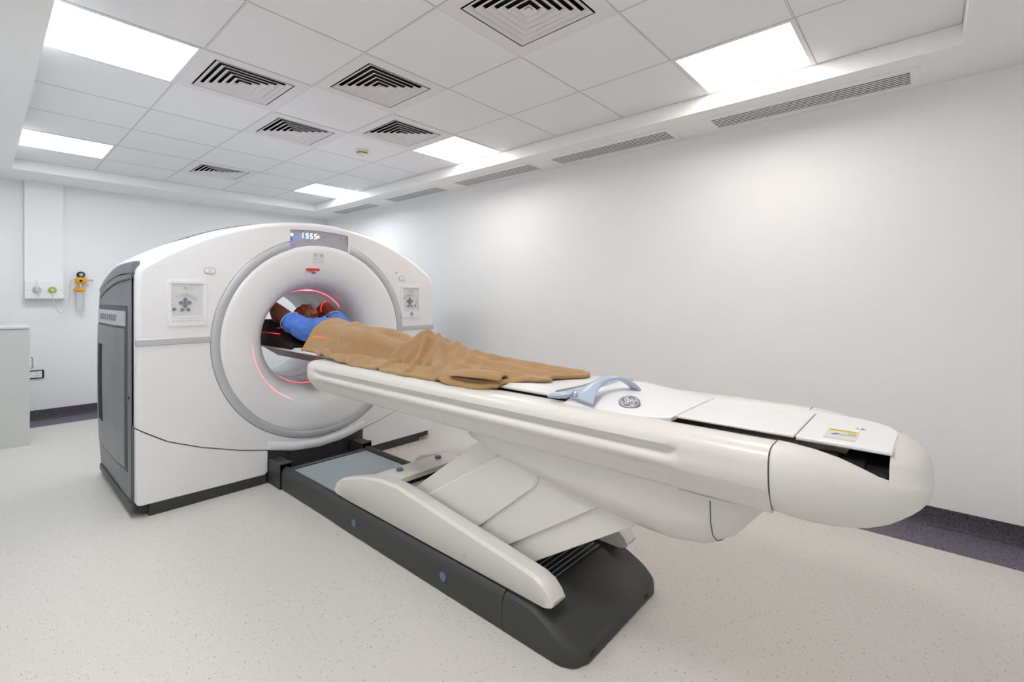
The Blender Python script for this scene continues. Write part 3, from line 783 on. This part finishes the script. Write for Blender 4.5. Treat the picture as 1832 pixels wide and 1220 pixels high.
# nose
NT = [(-1.366, .347, .915, .722, .915), (-1.40, .345, .913, .717, .915), (-1.45, .335, .908, .713, .915), (-1.50, .316, .898, .713, .915), (-1.53, .300, .888, .716, .914), (-1.56, .282, .877, .720, .914), (-1.585, .262, .867, .728, .914), (-1.602, .248, .860, .735, .914),
      (-1.625, .222, .852, .748, .911), (-1.645, .194, .845, .760, .904), (-1.660, .165, .838, .770, .895), (-1.672, .130, .831, .780, .883), (-1.681, .085, .824, .792, .866), (-1.686, .030, .817, .803, .842)]
def nt(y, k): return interp_lin([(-a[0], a[k]) for a in NT], -y)
def nouter(y):
    hw, top, bot = nt(y, 1), nt(y, 2), nt(y, 3); f = hw/HWB; H = top-bot
    zz = lambda q: top-q*H
    return [(hw-.045*f, top-.001*f), (hw-.02*f, top-.008*f), (hw-.006*f, top-.022*f), (hw, zz(.30)), (hw-.004*f, zz(.48)), (hw-.012*f, zz(.65)), (hw-.028*f, zz(.8)), (hw-.055*f, zz(.92)), (hw-.10*f, bot), (hw*.45, bot-.003*f)]
def nsec(y):
    hw, top, bot = nt(y, 1), nt(y, 2), nt(y, 3)
    w_in = min(.232, hw-.03)
    h = [(w_in, top-.45*(top-bot)), (w_in, top-.006), (w_in+.003, top-.001), (min(w_in+.012, hw-.02), top)]+nouter(y)[1 if w_in+.012 > hw-.05 else 0:]
    if len(h) < 14: h.insert(4, ((h[3][0]+h[4][0])/2, top-.001))
    return [(TC-x, y, z) for x, z in h]+[(TC+x, y, z) for x, z in reversed(h)]
ns = MB().loft([nsec(y) for y in (-1.366, -1.40, -1.425, -1.45, -1.475, -1.50, -1.53, -1.56, -1.585, -1.602)])
def nsolid(y):
    hw, rz, top = nt(y, 1), nt(y, 2), nt(y, 4)
    h = [(hw*q, top-(top-rz)*q**3.2) for q in (.1, .3, .5, .68, .8)]+nouter(y)
    return [(TC-x, y, z) for x, z in h]+[(TC+x, y, z) for x, z in reversed(h)]
ns.loft([nsolid(y) for y in (-1.602, -1.612, -1.625, -1.635, -1.645, -1.653, -1.660, -1.667, -1.672, -1.677, -1.681, -1.684, -1.686)])
ns.build('nose_cover', 'warmwhite', tab, ang=45)
# shade of the thin, deep channel gap, put in as a black trough
MB().prism([[(TC-.231, .80), (TC-.231, .903), (TC-.228, .903), (TC-.228, .81), (TC+.228, .81), (TC+.228, .903), (TC+.231, .903), (TC+.231, .80)]], -1.50, -.81).box(TC-.231, TC+.14, -1.598, -1.50, .79, .862).box(TC+.10, TC+.14, -1.598, -1.50, .85, .903).box(TC-.226, TC-.10, -1.55, -1.42, .80, .872).build('channel_shade', 'dark', tab, smooth=False)
# plates closing the channel
PX = .335
MB().box(PX-.175, PX+.175, -1.388, -.93, .907, .915).build('centre_cover', 'white', tab, bevel=.003)
MB().box(PX+.01, PX+.025, -1.28, -.98, .915, .9162).build('cover_ridge', 'white', tab)
MB().box(PX+.181, PX+.225, -1.40, -.82, .885, .914).build('rim_strip', 'white', tab, bevel=.002)
ecp = [(PX-.175, -1.392), (PX-.175, -1.606), (PX+.02, -1.612), (PX+.09, -1.604), (PX+.135, -1.585), (PX+.17, -1.555), (PX+.195, -1.51), (PX+.21, -1.45), (PX+.215, -1.392)]
MB().prism([ecp], .903, .915, 'Z').build('end_cover', 'white', tab, bevel=.004, bang=30)
# warning sticker and bolt on the end cover
st = MB().box(.20, .318, -1.525, -1.452, .9151, .916).build('warning_sticker', 'stick_w', tab, smooth=False)
MB().box(.296, .318, -1.525, -1.452, .916, .9163).build('sticker_band', 'stick_y', st, smooth=False)
TZ = Matrix.Rotation(R(-90), 4, 'Z')
text('CAUTION', 'sticker_lettering', 'black', st, .013, Matrix.Translation((.307, -1.4885, .9164)) @ TZ, 1.0, .0001)
MB().add([(.252, -1.463, .9163), (.270, -1.474, .9163), (.272, -1.48, .9163), (.262, -1.486, .9163), (.245, -1.472, .9163)], [(0, 1, 2, 3, 4)]).build('sticker_picture', 'dot', st, smooth=False)
MB().lathe([(.007, 0), (.009, 0), (.009, .0006), (.007, .0006)], (.262, -1.492, .916), 'Z', 20).build('sticker_circle', 'key', st)
for k in range(5): MB().box(.285-.007*k, .2872-.007*k, -1.522, -1.502, .916, .9162).build('sticker_line', 'key', st, smooth=False)
MB().box(.205, .2065, -1.523, -1.455, .916, .9162).build('sticker_line', 'key', st, smooth=False)
MB().lathe([(0, .004), (.005, .004), (.007, .001), (.013, .0008), (.013, 0), (0, 0)], (.372, -1.524, .915), 'Z', 24).build('cover_bolt', 'chrome', tab)
# --- cradle going into the bore
rings = []
def csec(y, hw, th=.045):
    return [(TC-hw, y, .932), (TC-hw-.004, y, .925), (TC-hw+.02, y, .907), (TC-hw*.68, y, .932-th-.03), (TC, y, .932-th-.034), (TC+hw*.68, y, .932-th-.03), (TC+hw-.02, y, .907), (TC+hw+.004, y, .925), (TC+hw, y, .932), (TC+hw-.01, y, .932), (TC+hw*.5, y, .923), (TC, y, .919), (TC-hw*.5, y, .923), (TC-hw+.01, y, .932)]
for y, hw, th in ((2.40, .12, .005), (2.37, .17, .01), (2.30, .198, .025), (2.15, .205, .045), (1.0, .205, .045), (-.70, .205, .03)):
    rings.append(csec(y, hw, th))
MB().loft(rings).build('cradle', 'carbon', tab, ang=45)
e1 = MB()
for sx in (-1, 1):
    e1.tube([(TC+sx*.205, 2.30, .928), (TC+sx*.209, 2.15, .928), (TC+sx*.209, 1.0, .928), (TC+sx*.209, -.64, .928)], .0085, 8)
e1.build('cradle_edge', 'vinyl', tab)
# --- carriage hood at the foot of the cradle
def ch(y, zt_, hw=.205, wo=.262):
    return [(TC-wo, y, .905), (TC-wo, y, min(.917, zt_-.001)), (TC-hw-.01, y, .915+(zt_-.915)*.45), (TC-hw+.05, y, .915+(zt_-.915)*.85), (TC-hw+.10, y, zt_), (TC+hw-.075, y, zt_), (TC+hw-.04, y, zt_-.004), (TC+hw+.01, y, .915+(zt_-.915)*.45), (TC+wo, y, min(.917, zt_-.001)), (TC+wo, y, .905)]
hood = MB().loft([ch(-.66, .944), ch(-.70, .955), ch(-.79, .957), ch(-.87, .948), ch(-.95, .935), ch(-1.02, .926, .205, .235), ch(-1.05, .920, .2, .21)])
hd = hood.build('carriage_hood', 'white', tab, ang=50)
# front bumper bar and handle
MB().tube([(TC-.262, -.595, .938), (TC-.262, -.64, .942), (TC-.245, -.672, .95), (TC-.18, -.685, .955), (TC, -.69, .952), (TC+.18, -.685, .940), (TC+.245, -.672, .934), (TC+.262, -.64, .930)], [.014, .017, .018, .018, .018, .018, .018, .014], 12, flat=.75).build('carriage_bumper', 'bluegrey', tab)
def ribbon(path, wid, th):
    rings = []
    P = [Vector(p) for p in path]
    for i, p in enumerate(P):
        t_ = (P[min(i+1, len(P)-1)]-P[max(i-1, 0)]).normalized()
        wdir = Vector((.30, .95, 0)); wdir = (wdir-t_*wdir.dot(t_)).normalized(); nn = t_.cross(wdir)
        W = wid[i]/2; T = th/2
        pr = [(-W, 0), (-W*.85, T*.8), (0, T), (W*.85, T*.8), (W, 0), (W*.85, -T*.8), (0, -T), (-W*.85, -T*.8)]
        rings.append([tuple(p+wdir*a+nn*b) for a, b in pr])
    return MB().loft(rings)
hp = []; wd = []
for k in range(17):
    u = k/16
    x = .065+(.315-.065)*u; y = -.735-.095*u
    z = .925+.074*math.sin(math.pi*min(1, (u*.95+.03)))**.8+.018*u
    hp.append((x, y, z)); wd.append(.085*(1-min(1, u/.3))**1.5+.048)
hn = ribbon(hp, wd, .016).build('carriage_handle', 'bluegrey', tab, ang=60)
MB().lathe([(0, -.008), (.006, -.007), (.010, -.003), (.010, .004), (0, .004)], (TC-.252, -.705, .956), 'X', 18).build('handle_knob', 'chrome', hn)
# badge on the left slope of the hood
nrm = Vector((-.40, -.16, .9)).normalized()
zax = nrm; xax = Vector((0, 1, 0)).cross(zax).normalized(); yax = zax.cross(xax).normalized()
BM = Matrix((xax, yax, zax)).transposed().to_4x4(); BM = Matrix.Translation((.136, -.890, .9425)) @ BM @ TZ @ Matrix.Scale(1.12, 4)
bd = MB().lathe([(0, .0015), (.031, .0015), (.033, 0), (.033, -.012), (0, -.012)], (0, 0, 0), 'Z', 40).xform(BM).build('badge', 'key', tab)
MB().lathe([(.0275, .0025), (.0290, .0025), (.0290, .001), (.0275, .001)], (0, 0, 0), 'Z', 40).xform(BM).build('badge_ring', 'white', bd)
scr = MB()
def crv(pts, r=.0011):
    pp = smoothp(pts, 5); scr.tube([(a, b, .0022) for a, b in pp], r, 6)
crv([(-.004, .008), (-.012, .012), (-.017, .005), (-.013, -.004), (-.006, -.002), (-.004, .006), (-.012, .004)])
crv([(-.004, .002), (.000, -.006), (-.003, -.016), (-.009, -.014), (-.006, -.008), (.002, .002), (.007, .012), (.004, .017), (.000, .012), (.003, .002)])
crv([(.004, .0), (.010, .010), (.016, .010), (.016, .003), (.010, .001), (.016, -.003), (.017, -.010), (.010, -.012), (.006, -.006)])
for a in (45, 135, 225, 315): crv([(.024*math.cos(R(a-22)), .024*math.sin(R(a-22))), (.0215*math.cos(R(a)), .0215*math.sin(R(a))), (.0245*math.cos(R(a+18)), .0245*math.sin(R(a+18)))], .0013)
scr.xform(BM).build('badge_monogram', 'white', bd)

# ================================================================== MATTRESS, HEADREST
m = MB(); rings = []
for y in (-.575, -.565, -.50, 0, .6, 1.2, 1.8, 1.9, 1.92):
    e = .010 if y in (-.575, 1.92) else 0
    hw = .203-e
    rings.append([(TC-hw, y, .930), (TC-hw-.004, y, .936), (TC-hw+.006, y, .946-e*.4), (TC-.1, y, .943-e*.4), (TC, y, .941-e*.4), (TC+.1, y, .943-e*.4), (TC+hw-.006, y, .946-e*.4), (TC+hw+.004, y, .936), (TC+hw, y, .930)])
tag(m.loft(rings).build('mattress_pad', 'vinyl', ang=50), 'thin white vinyl pad lying on the table cradle under the patient', 'mattress')
hr = thing('headrest', 'black foam head and arm rest under the patient inside the bore', 'headrest', (TC, 2.1, .94))
def wing(sx):
    rings = []
    for y, zt_ in ((2.33, 1.125), (2.315, 1.138), (2.16, 1.138), (2.08, 1.115), (1.98, 1.05), (1.86, .985), (1.74, .962)):
        xo = TC+sx*.215; xi = TC+sx*.120
        if y > 2.32: xo -= sx*.012
        xq = xo-sx*.02*(zt_-.95)/.19
        rings.append([(xo, y, .934), (xq, y, zt_-.012), (xq-sx*.012, y, zt_), (xi+sx*.01, y, zt_), (xi, y, zt_-.012), (xi, y, .934)])
    MB().loft(rings).build('arm_wedge', 'foam', hr, ang=50)
wing(-1); wing(1)
MB().loft([[(TC-.12, y, .944), (TC-.12, y, z+.03), (TC-.06, y, z), (TC+.06, y, z), (TC+.12, y, z+.03), (TC+.12, y, .944)] for y, z in ((2.32, 1.00), (2.2, 1.03), (2.0, 1.02), (1.90, .985), (1.86, .965))]).build('head_cushion', 'foam', hr, ang=50)

# ================================================================== PATIENT
def remesh(o, vox, it=3):
    r = o.modifiers.new('remesh', 'REMESH'); r.mode = 'VOXEL'; r.voxel_size = vox; r.use_smooth_shade = True
    s = o.modifiers.new('smooth', 'SMOOTH'); s.factor = .6; s.iterations = it
def limb(mb, pts, n=16, k=4):
    # pts: (x,y,z,r) smoothed
    P = [pts[0]]+list(pts)+[pts[-1]]; path = []; rad = []
    for i in range(1, len(P)-2):
        a, b, c_, d = P[i-1], P[i], P[i+1], P[i+2]
        for q in range(k):
            u = q/k; v = [.5*((2*b[n_])+(-a[n_]+c_[n_])*u+(2*a[n_]-5*b[n_]+4*c_[n_]-d[n_])*u*u+(-a[n_]+3*b[n_]-3*c_[n_]+d[n_])*u**3) for n_ in range(4)]
            path.append(v[:3]); rad.append(max(.003, v[3]))
    path.append(pts[-1][:3]); rad.append(pts[-1][3])
    mb.tube(path, rad, n)
    mb.ball(pts[0][:3], (pts[0][3],)*3); mb.ball(pts[-1][:3], (pts[-1][3],)*3)
PC = .342
EC = .312
B = MB()
def ell_loft(mb, secs, n=20):
    rings = []
    for y, hw, zc__, hz in secs:
        rings.append([(PC+hw*math.cos(2*math.pi*k/n), y, zc__+hz*math.sin(2*math.pi*k/n)) for k in range(n)])
    mb.loft(rings)
TORSO = [(1.80, .09, 1.085, .05), (1.77, .145, 1.072, .073), (1.70, .160, 1.054, .088), (1.58, .140, 1.036, .088), (1.42, .136, 1.032, .085), (1.28, .136, 1.028, .080), (1.15, .145, 1.024, .076), (1.06, .145, 1.018, .070), (.98, .13, 1.01, .05)]
ell_loft(B, TORSO)
for sx in (-1, 1):
    limb(B, [(PC+sx*.080, 1.12, 1.025, .070), (PC+sx*.082, .95, 1.022, .066), (PC+sx*.078, .74, 1.004, .044), (PC+sx*.076, .60, .996, .041), (PC+sx*.082, .45, 1.0, .036), (PC+sx*.080, .40, .995, .036)])
    limb(B, [(PC+sx*.080, .42, .990, .034), (PC+sx*.082, .40, 1.02, .030), (PC+sx*.086, .39, 1.042, .020)], 12)
    # upper arm, forearm, hand behind the head
    xs = PC+sx*.160; xe = EC+sx*.205
    limb(B, [(xs-sx*.01, 1.745, 1.085, .062), (xs*.6+xe*.4, 1.83, 1.128, .056), (xs*.3+xe*.7, 1.92, 1.182, .050), (xe, 2.035, 1.240, .041)])
    limb(B, [(xe, 2.035, 1.240, .041), (EC+sx*.165, 2.085, 1.17, .043), (EC+sx*.12, 2.12, 1.10, .030), (EC+sx*.095, 2.12, 1.075, .024)])
    B.ball((EC+sx*.065, 2.10, 1.062), (.045, .036, .018))
    for q in range(4):
        y0 = 2.13-.021*q; ln = (.062, .072, .068, .052)[q]
        limb(B, [(EC+sx*.045, y0, 1.060, .010), (EC+sx*(.045-ln*.5), y0+.002, 1.056, .0095), (EC+sx*(.045-ln), y0+.004, 1.060, .008)], 8, 3)
    limb(B, [(EC+sx*.075, 2.075, 1.066, .011), (EC+sx*.062, 2.045, 1.07, .0105), (EC+sx*.05, 2.028, 1.078, .009)], 8, 3)
limb(B, [(PC-.01, 1.76, 1.080, .056), (PC-.015, 1.84, 1.105, .054), (EC+.006, 1.91, 1.125, .055)])
# head, face up and slightly towards the feet
HM = Matrix.Translation((EC+.006, 1.965, 1.150)) @ Matrix.Rotation(R(6), 4, 'Y') @ Matrix.Rotation(R(14), 4, 'X') @ Matrix.Scale(1.1, 4)
H = MB()
H.ball((0, .022, -.008), (.074, .092, .090), 28, 20)
H.ball((0, -.045, .030), (.058, .068, .060), 24, 16)       # lower face
H.ball((0, -.094, .058), (.026, .024, .024))               # chin
H.ball((-.030, -.01, .064), (.024, .030, .018)); H.ball((.030, -.01, .064), (.024, .030, .018))   # cheeks
H.tube([(0, .018, .083), (0, -.004, .096), (0, -.018, .103)], [.009, .011, .013], 10); H.ball((-.011, -.020, .092), (.008, .009, .008)); H.ball((.011, -.020, .092), (.008, .009, .008))
H.tube([(-.036, .030, .076), (-.012, .032, .086), (.012, .032, .086), (.036, .030, .076)], .009, 8)   # brow
H.tube([(-.024, -.052, .076), (0, -.049, .088), (.024, -.052, .076)], [.004, .008, .004], 8)
H.tube([(-.020, -.062, .076), (0, -.061, .086), (.020, -.062, .076)], [.004, .009, .004], 8)
for sx in (-1, 1):
    H.ball((sx*.074, -.002, .004), (.008, .026, .018)); H.ball((sx*.029, .012, .071), (.013, .008, .008))
H.xform(HM); B.add(H.v, H.f)
per = B.build('person', 'skin')
remesh(per, .0055, 3)
tag(per, 'person lying on their back with hands behind the head, blue shirt, inside the bore', 'person')
HC = MB()
for_h = []
n, m2 = 32, 18
rings = []
for i in range(1, m2):
    a = math.pi*i/m2; ring = []
    for k in range(n):
        b = 2*math.pi*k/n
        d = Vector((math.sin(a)*math.cos(b), math.cos(a), math.sin(a)*math.sin(b)))
        ring.append((0+.079*d.x, .024+.097*d.y, -.010+.095*d.z))
    rings.append(ring)
hb = MB().loft(rings, (True, True))
vs = hb.v; keep = [f for f in hb.f if sum(vs[i][1]*.75-vs[i][2]*.9 for i in f)/len(f) > -.006]
hb.f = keep
hb.xform(HM)
ho = hb.build('hair', 'hair', per, ang=60)
for sx in (-1, 1):
    MB().ball((sx*.029, .011, .0745), (.012, .005, .004)).xform(HM).build('eye', 'hair', per)
    MB().tube([(sx*.012, .026, .092), (sx*.028, .031, .089), (sx*.042, .026, .078)], [.003, .004, .002], 6).xform(HM).build('eyebrow', 'hair', per)
MB().tube([(-.022, -.056, .0815), (0, -.056, .094), (.022, -.056, .0815)], [.002, .0045, .002], 6).xform(HM).build('mouth', 'lip', per)
# shirt
Sh = MB()
ell_loft(Sh, [(1.805, .10, 1.09, .052), (1.79, .155, 1.082, .078), (1.70, .178, 1.058, .100), (1.58, .148, 1.038, .093), (1.45, .142, 1.034, .089), (1.40, .140, 1.033, .088)])
for sx in (-1, 1):
    xs = PC+sx*.160
    limb(Sh, [(xs-sx*.03, 1.70, 1.075, .088), (xs+sx*.0, 1.75, 1.088, .080), (xs-sx*.004+0*sx, 1.79, 1.105, .078), (xs*.62+(EC+sx*.205)*.38, 1.825, 1.125, .076)], 20)
shirt = Sh.build('shirt', 'shirt', per)
remesh(shirt, .008, 4)
tx = bpy.data.textures.new('wrinkle', 'CLOUDS'); tx.noise_scale = .055; tx.noise_depth = 3
dm = shirt.modifiers.new('disp', 'DISPLACE'); dm.texture = tx; dm.strength = .032; dm.mid_level = .5
for sx in (-1, 1):
    cpt = Vector(((PC+sx*.160)*.55+(EC+sx*.205)*.45, 1.862, 1.142)); ax = Vector((sx*.22, .80, .52)).normalized()
    a = ax.cross(Vector((0, 0, 1))).normalized(); b = a.cross(ax)
    MB().tube([cpt+a*.0735*math.cos(2*math.pi*k/32)+b*.0735*math.sin(2*math.pi*k/32) for k in range(33)], .0028, 6).build('sleeve_piping', 'piping', shirt)

# ================================================================== BLANKET
xl_t = [(-.56, .30), (-.50, .26), (-.42, .19), (-.34, .12), (-.30, .065), (-.22, .025), (-.1, .022), (.1, .025), (.6, .035), (1.0, .045), (1.22, .075), (1.35, .100), (1.6, .112)]
xr_t = [(-.56, .58), (-.4, .625), (0, .62), (1.0, .60), (1.25, .57), (1.6, .545)]
top_t = [(-.6, .958), (-.35, .968), (-.1, .975), (.1, .990), (.2, 1.020), (.3, 1.058), (.38, 1.084), (.46, 1.080), (.58, 1.040), (.8, 1.072), (1.1, 1.108), (1.3, 1.130), (1.6, 1.156)]
bw_t = [(-.6, .30), (0, .26), (.2, .22), (.4, .175), (.6, .19), (.9, .19), (1.1, .205), (1.35, .212), (1.6, .214)]
ridges = [((.29, .42), (.07, .84), .036, .030), ((.23, .40), (.05, .55), .040, .019), ((.25, .38), (.05, .29), .050, .018), ((.30, .34), (.06, .04), .044, .022), ((.30, .46), (.34, .36), .022, .05), ((.38, .26), (.20, -.12), .026, .024),
          ((.05, .02), (.09, -.27), .030, .028), ((.16, .04), (.20, -.34), .024, .020), ((.30, .05), (.31, -.46), .020, .026), ((.42, .15), (.47, -.48), .022, .030), ((.12, .16), (.06, -.04), .022, .016),
          ((.085, 1.24), (.075, .66), .040, .030), ((.20, .95), (.10, 1.30), .012, .022), ((.13, .56), (.16, 1.02), .018, .022), ((.36, 1.30), (.21, .58), .014, .035),
          ((.54, .3), (.58, -.42), .022, .03), ((.10, 1.52), (.16, 1.20), .010, .02)]
valleys = [((.17, .62), (.11, 1.10), .042, .034), ((.05, .64), (.52, .62), .020, .05), ((.16, .47), (.05, .42), .030, .014), ((.16, .24), (.04, .17), .030, .015), ((.18, -.06), (.14, -.32), .014, .018), ((.37, .55), (.34, .95), .014, .04), ((.24, .05), (.26, -.4), .012, .02), ((.37, .0), (.39, -.45), .012, .022)]
def segd(p, a, b):
    ax, ay = a; bx, by = b; dx, dy = bx-ax, by-ay
    u = max(0, min(1, ((p[0]-ax)*dx+(p[1]-ay)*dy)/(dx*dx+dy*dy)))
    return math.hypot(p[0]-ax-u*dx, p[1]-ay-u*dy), u
def blz(x, y):
    # support height: pad on the cradle in the middle, table rim outside
    d = abs(x-TC); base = .948 if d < .222 else .948-(.948-.925)*min(1, (d-.222)/.03)
    tp = interp(top_t, y); bw = interp(bw_t, y)
    s = (x-PC)/bw; p = max(0, 1-abs(s)**2.2) if abs(s) < 1 else 0
    z = base+(tp-base)*p
    if .2 < y < 1.0:   # the two legs
        k = math.sin(math.pi*(y-.2)/.8); 
        z -= .020*k*math.exp(-((x-PC)/.035)**2)
    if abs(y-.40) < .1: z += .014*(1-abs(y-.40)/.1)*math.exp(-((x-PC+.06)/.06)**2)-.010*(1-abs(y-.40)/.1)*math.exp(-((x-PC-.10)/.06)**2)
    for a, b, am, wd_ in ridges:
        q, u = segd((x, y), a, b); z += am*math.exp(-(q/wd_)**2)*(.55+.45*math.sin(math.pi*min(1, u+.25)))
    for a, b, am, wd_ in valleys:
        q, u = segd((x, y), a, b); z -= am*math.exp(-(q/wd_)**2)
    nn = noise.noise(Vector((x*9, y*6, 1.3)))*.008+noise.noise(Vector((x*22, y*16, 4.1)))*.0025
    fl = 1 if y < .3 else .6
    z += nn*fl
    # never below the body
    if y > .98:
        hw_ = interp_lin([(a, b) for a, b, c, d in reversed(TORSO)], y)+.016; zc2 = interp_lin([(a, c) for a, b, c, d in reversed(TORSO)], y); hz_ = interp_lin([(a, d) for a, b, c, d in reversed(TORSO)], y)+.016
        q = (x-PC)/hw_
        if abs(q) < 1: z = max(z, zc2+hz_*math.sqrt(1-q*q))
    if .40 < y < 1.2:
        for sg in (-1, 1):
            rz_ = interp_lin([(.4, .036), (.6, .041), (.74, .044), (.95, .066), (1.12, .070)], y)+.013; cz_ = interp_lin([(.4, .995), (.6, .996), (.74, 1.004), (.95, 1.022), (1.12, 1.025)], y)
            q = (x-PC-sg*.08)/rz_
            if abs(q) < 1: z = max(z, cz_+rz_*math.sqrt(1-q*q))
    return max(z, base+.004)
NU, NV = 90, 300
rings = []; edge = []
for j in range(NV+1):
    v = j/NV; row = []
    for i in range(NU+1):
        u = i/NU
        yend = -.50+.05*math.sin(u*7+.5)+.04*u - .0
        y0_ = 1.592-.10*u+.010*math.sin(u*6)
        y = y0_+(yend-y0_)*v
        x0 = interp(xl_t, y)+.006*math.sin(y*14)+.004*math.sin(y*37); x1 = interp(xr_t, y)+.01*math.sin(y*11)
        x = x0+(x1-x0)*u
        z = blz(x, y)
        # roll the edges under
        e = min(u, 1-u)*(x1-x0)
        if e < .02: z -= .010*(1-e/.02)**2
        if (y-yend) < .05:
            q_ = (1-(y-yend)/.05)**1.5; bs = .948 if abs(x-TC) < .222 else .925
            z = z*(1-q_)+(bs+.010)*q_
        row.append((x, y, z))
    rings.append(row)
edge = rings[0]
bl = MB().loft(rings, (False, False), closed=False)
bo = bl.build('blanket', 'fleece', ang=180)
so = bo.modifiers.new('solid', 'SOLIDIFY'); so.thickness = .015; so.offset = -.5
tag(bo, 'tan fleece blanket with a gold hem covering the patient from chest to feet', 'blanket')
MB().tube([(x, y+.003, z-.002) for x, y, z in edge[::3]], .0115, 8).build('blanket_hem', 'hem', bo)
# folded-over roll at the near corner
rings = []
for k in range(17):
    u = k/16
    px, py, pz = .052+.062*u**1.3, -.05-.265*u, .954+.008*math.sin(math.pi*u)
    rad0 = .010+.021*math.sin(math.pi*min(1, .12+u*.62))
    r = []
    for q in range(24):
        a = R(178-318*q/23); rad = rad0*(1-.28*q/23)
        r.append((px+rad*math.cos(a)*1.5+.004*math.sin(9*u), py+.45*rad*math.cos(a), pz+rad*math.sin(a)*.95))
    rings.append(r)
ro = MB().loft(rings, (False, False), closed=False).build('blanket_fold', 'fleece', bo, ang=180)
so = ro.modifiers.new('solid', 'SOLIDIFY'); so.thickness = .010; so.offset = 0

# ================================================================== LASER LINES (real line projectors in the gantry)
def laser(name, loc, normal, power, width, toward=None, spread=.2):
    ld = bpy.data.lights.new(name, 'POINT'); ld.energy = power; ld.color = (1, .02, .05); ld.shadow_soft_size = 0
    ld.use_nodes = True; nt = ld.node_tree; em = nt.nodes.get('Emission') or nt.nodes.new('ShaderNodeEmission')
    tc = nt.nodes.new('ShaderNodeTexCoord')
    def dot(vec):
        d = nt.nodes.new('ShaderNodeVectorMath'); d.operation = 'DOT_PRODUCT'; d.inputs[1].default_value = vec
        nm = nt.nodes.new('ShaderNodeVectorMath'); nm.operation = 'NORMALIZE'
        nt.links.new(tc.outputs['Normal'], nm.inputs[0]); nt.links.new(nm.outputs[0], d.inputs[0]); return d.outputs['Value']
    ab = nt.nodes.new('ShaderNodeMath'); ab.operation = 'ABSOLUTE'; nt.links.new(dot(Vector(normal).normalized()), ab.inputs[0])
    lt = nt.nodes.new('ShaderNodeMath'); lt.operation = 'LESS_THAN'; lt.inputs[1].default_value = width; nt.links.new(ab.outputs[0], lt.inputs[0])
    out = lt.outputs[0]
    if toward:
        gt = nt.nodes.new('ShaderNodeMath'); gt.operation = 'GREATER_THAN'; gt.inputs[1].default_value = spread
        nt.links.new(dot(Vector(toward).normalized()), gt.inputs[0])
        mu = nt.nodes.new('ShaderNodeMath'); mu.operation = 'MULTIPLY'; nt.links.new(out, mu.inputs[0]); nt.links.new(gt.outputs[0], mu.inputs[1]); out = mu.outputs[0]
    nt.links.new(out, em.inputs['Strength'])
    o = bpy.data.objects.new(name, ld); COL.objects.link(o)
    o.location = Vector(loc)-Vector(root_loc(gan)); o.parent = gan
    return o
laser('laser_light', (BX, 2.02, CZ+.335), (0, 1, .02), 260, .006)
laser('laser_light', (BX, 1.93, CZ+.36), (1, .12, 0), 220, .006, (0, 0, -1), .3)
laser('laser_light', (BX-.335, 2.10, CZ+.03), (0, 0, 1), 90, .006, (1, 0, 0), .2)
laser('laser_light', (BX-.30, 2.00, CZ-.14), (0, 1, 0), 120, .007, (.6, 0, -.8), .3)
laser('laser_light', (BX-.10, YG+.0125, CZ-.47), (0, 1, 0), 40, .004, (-.85, 0, .52), .95)
bpy.context.view_layer.update()
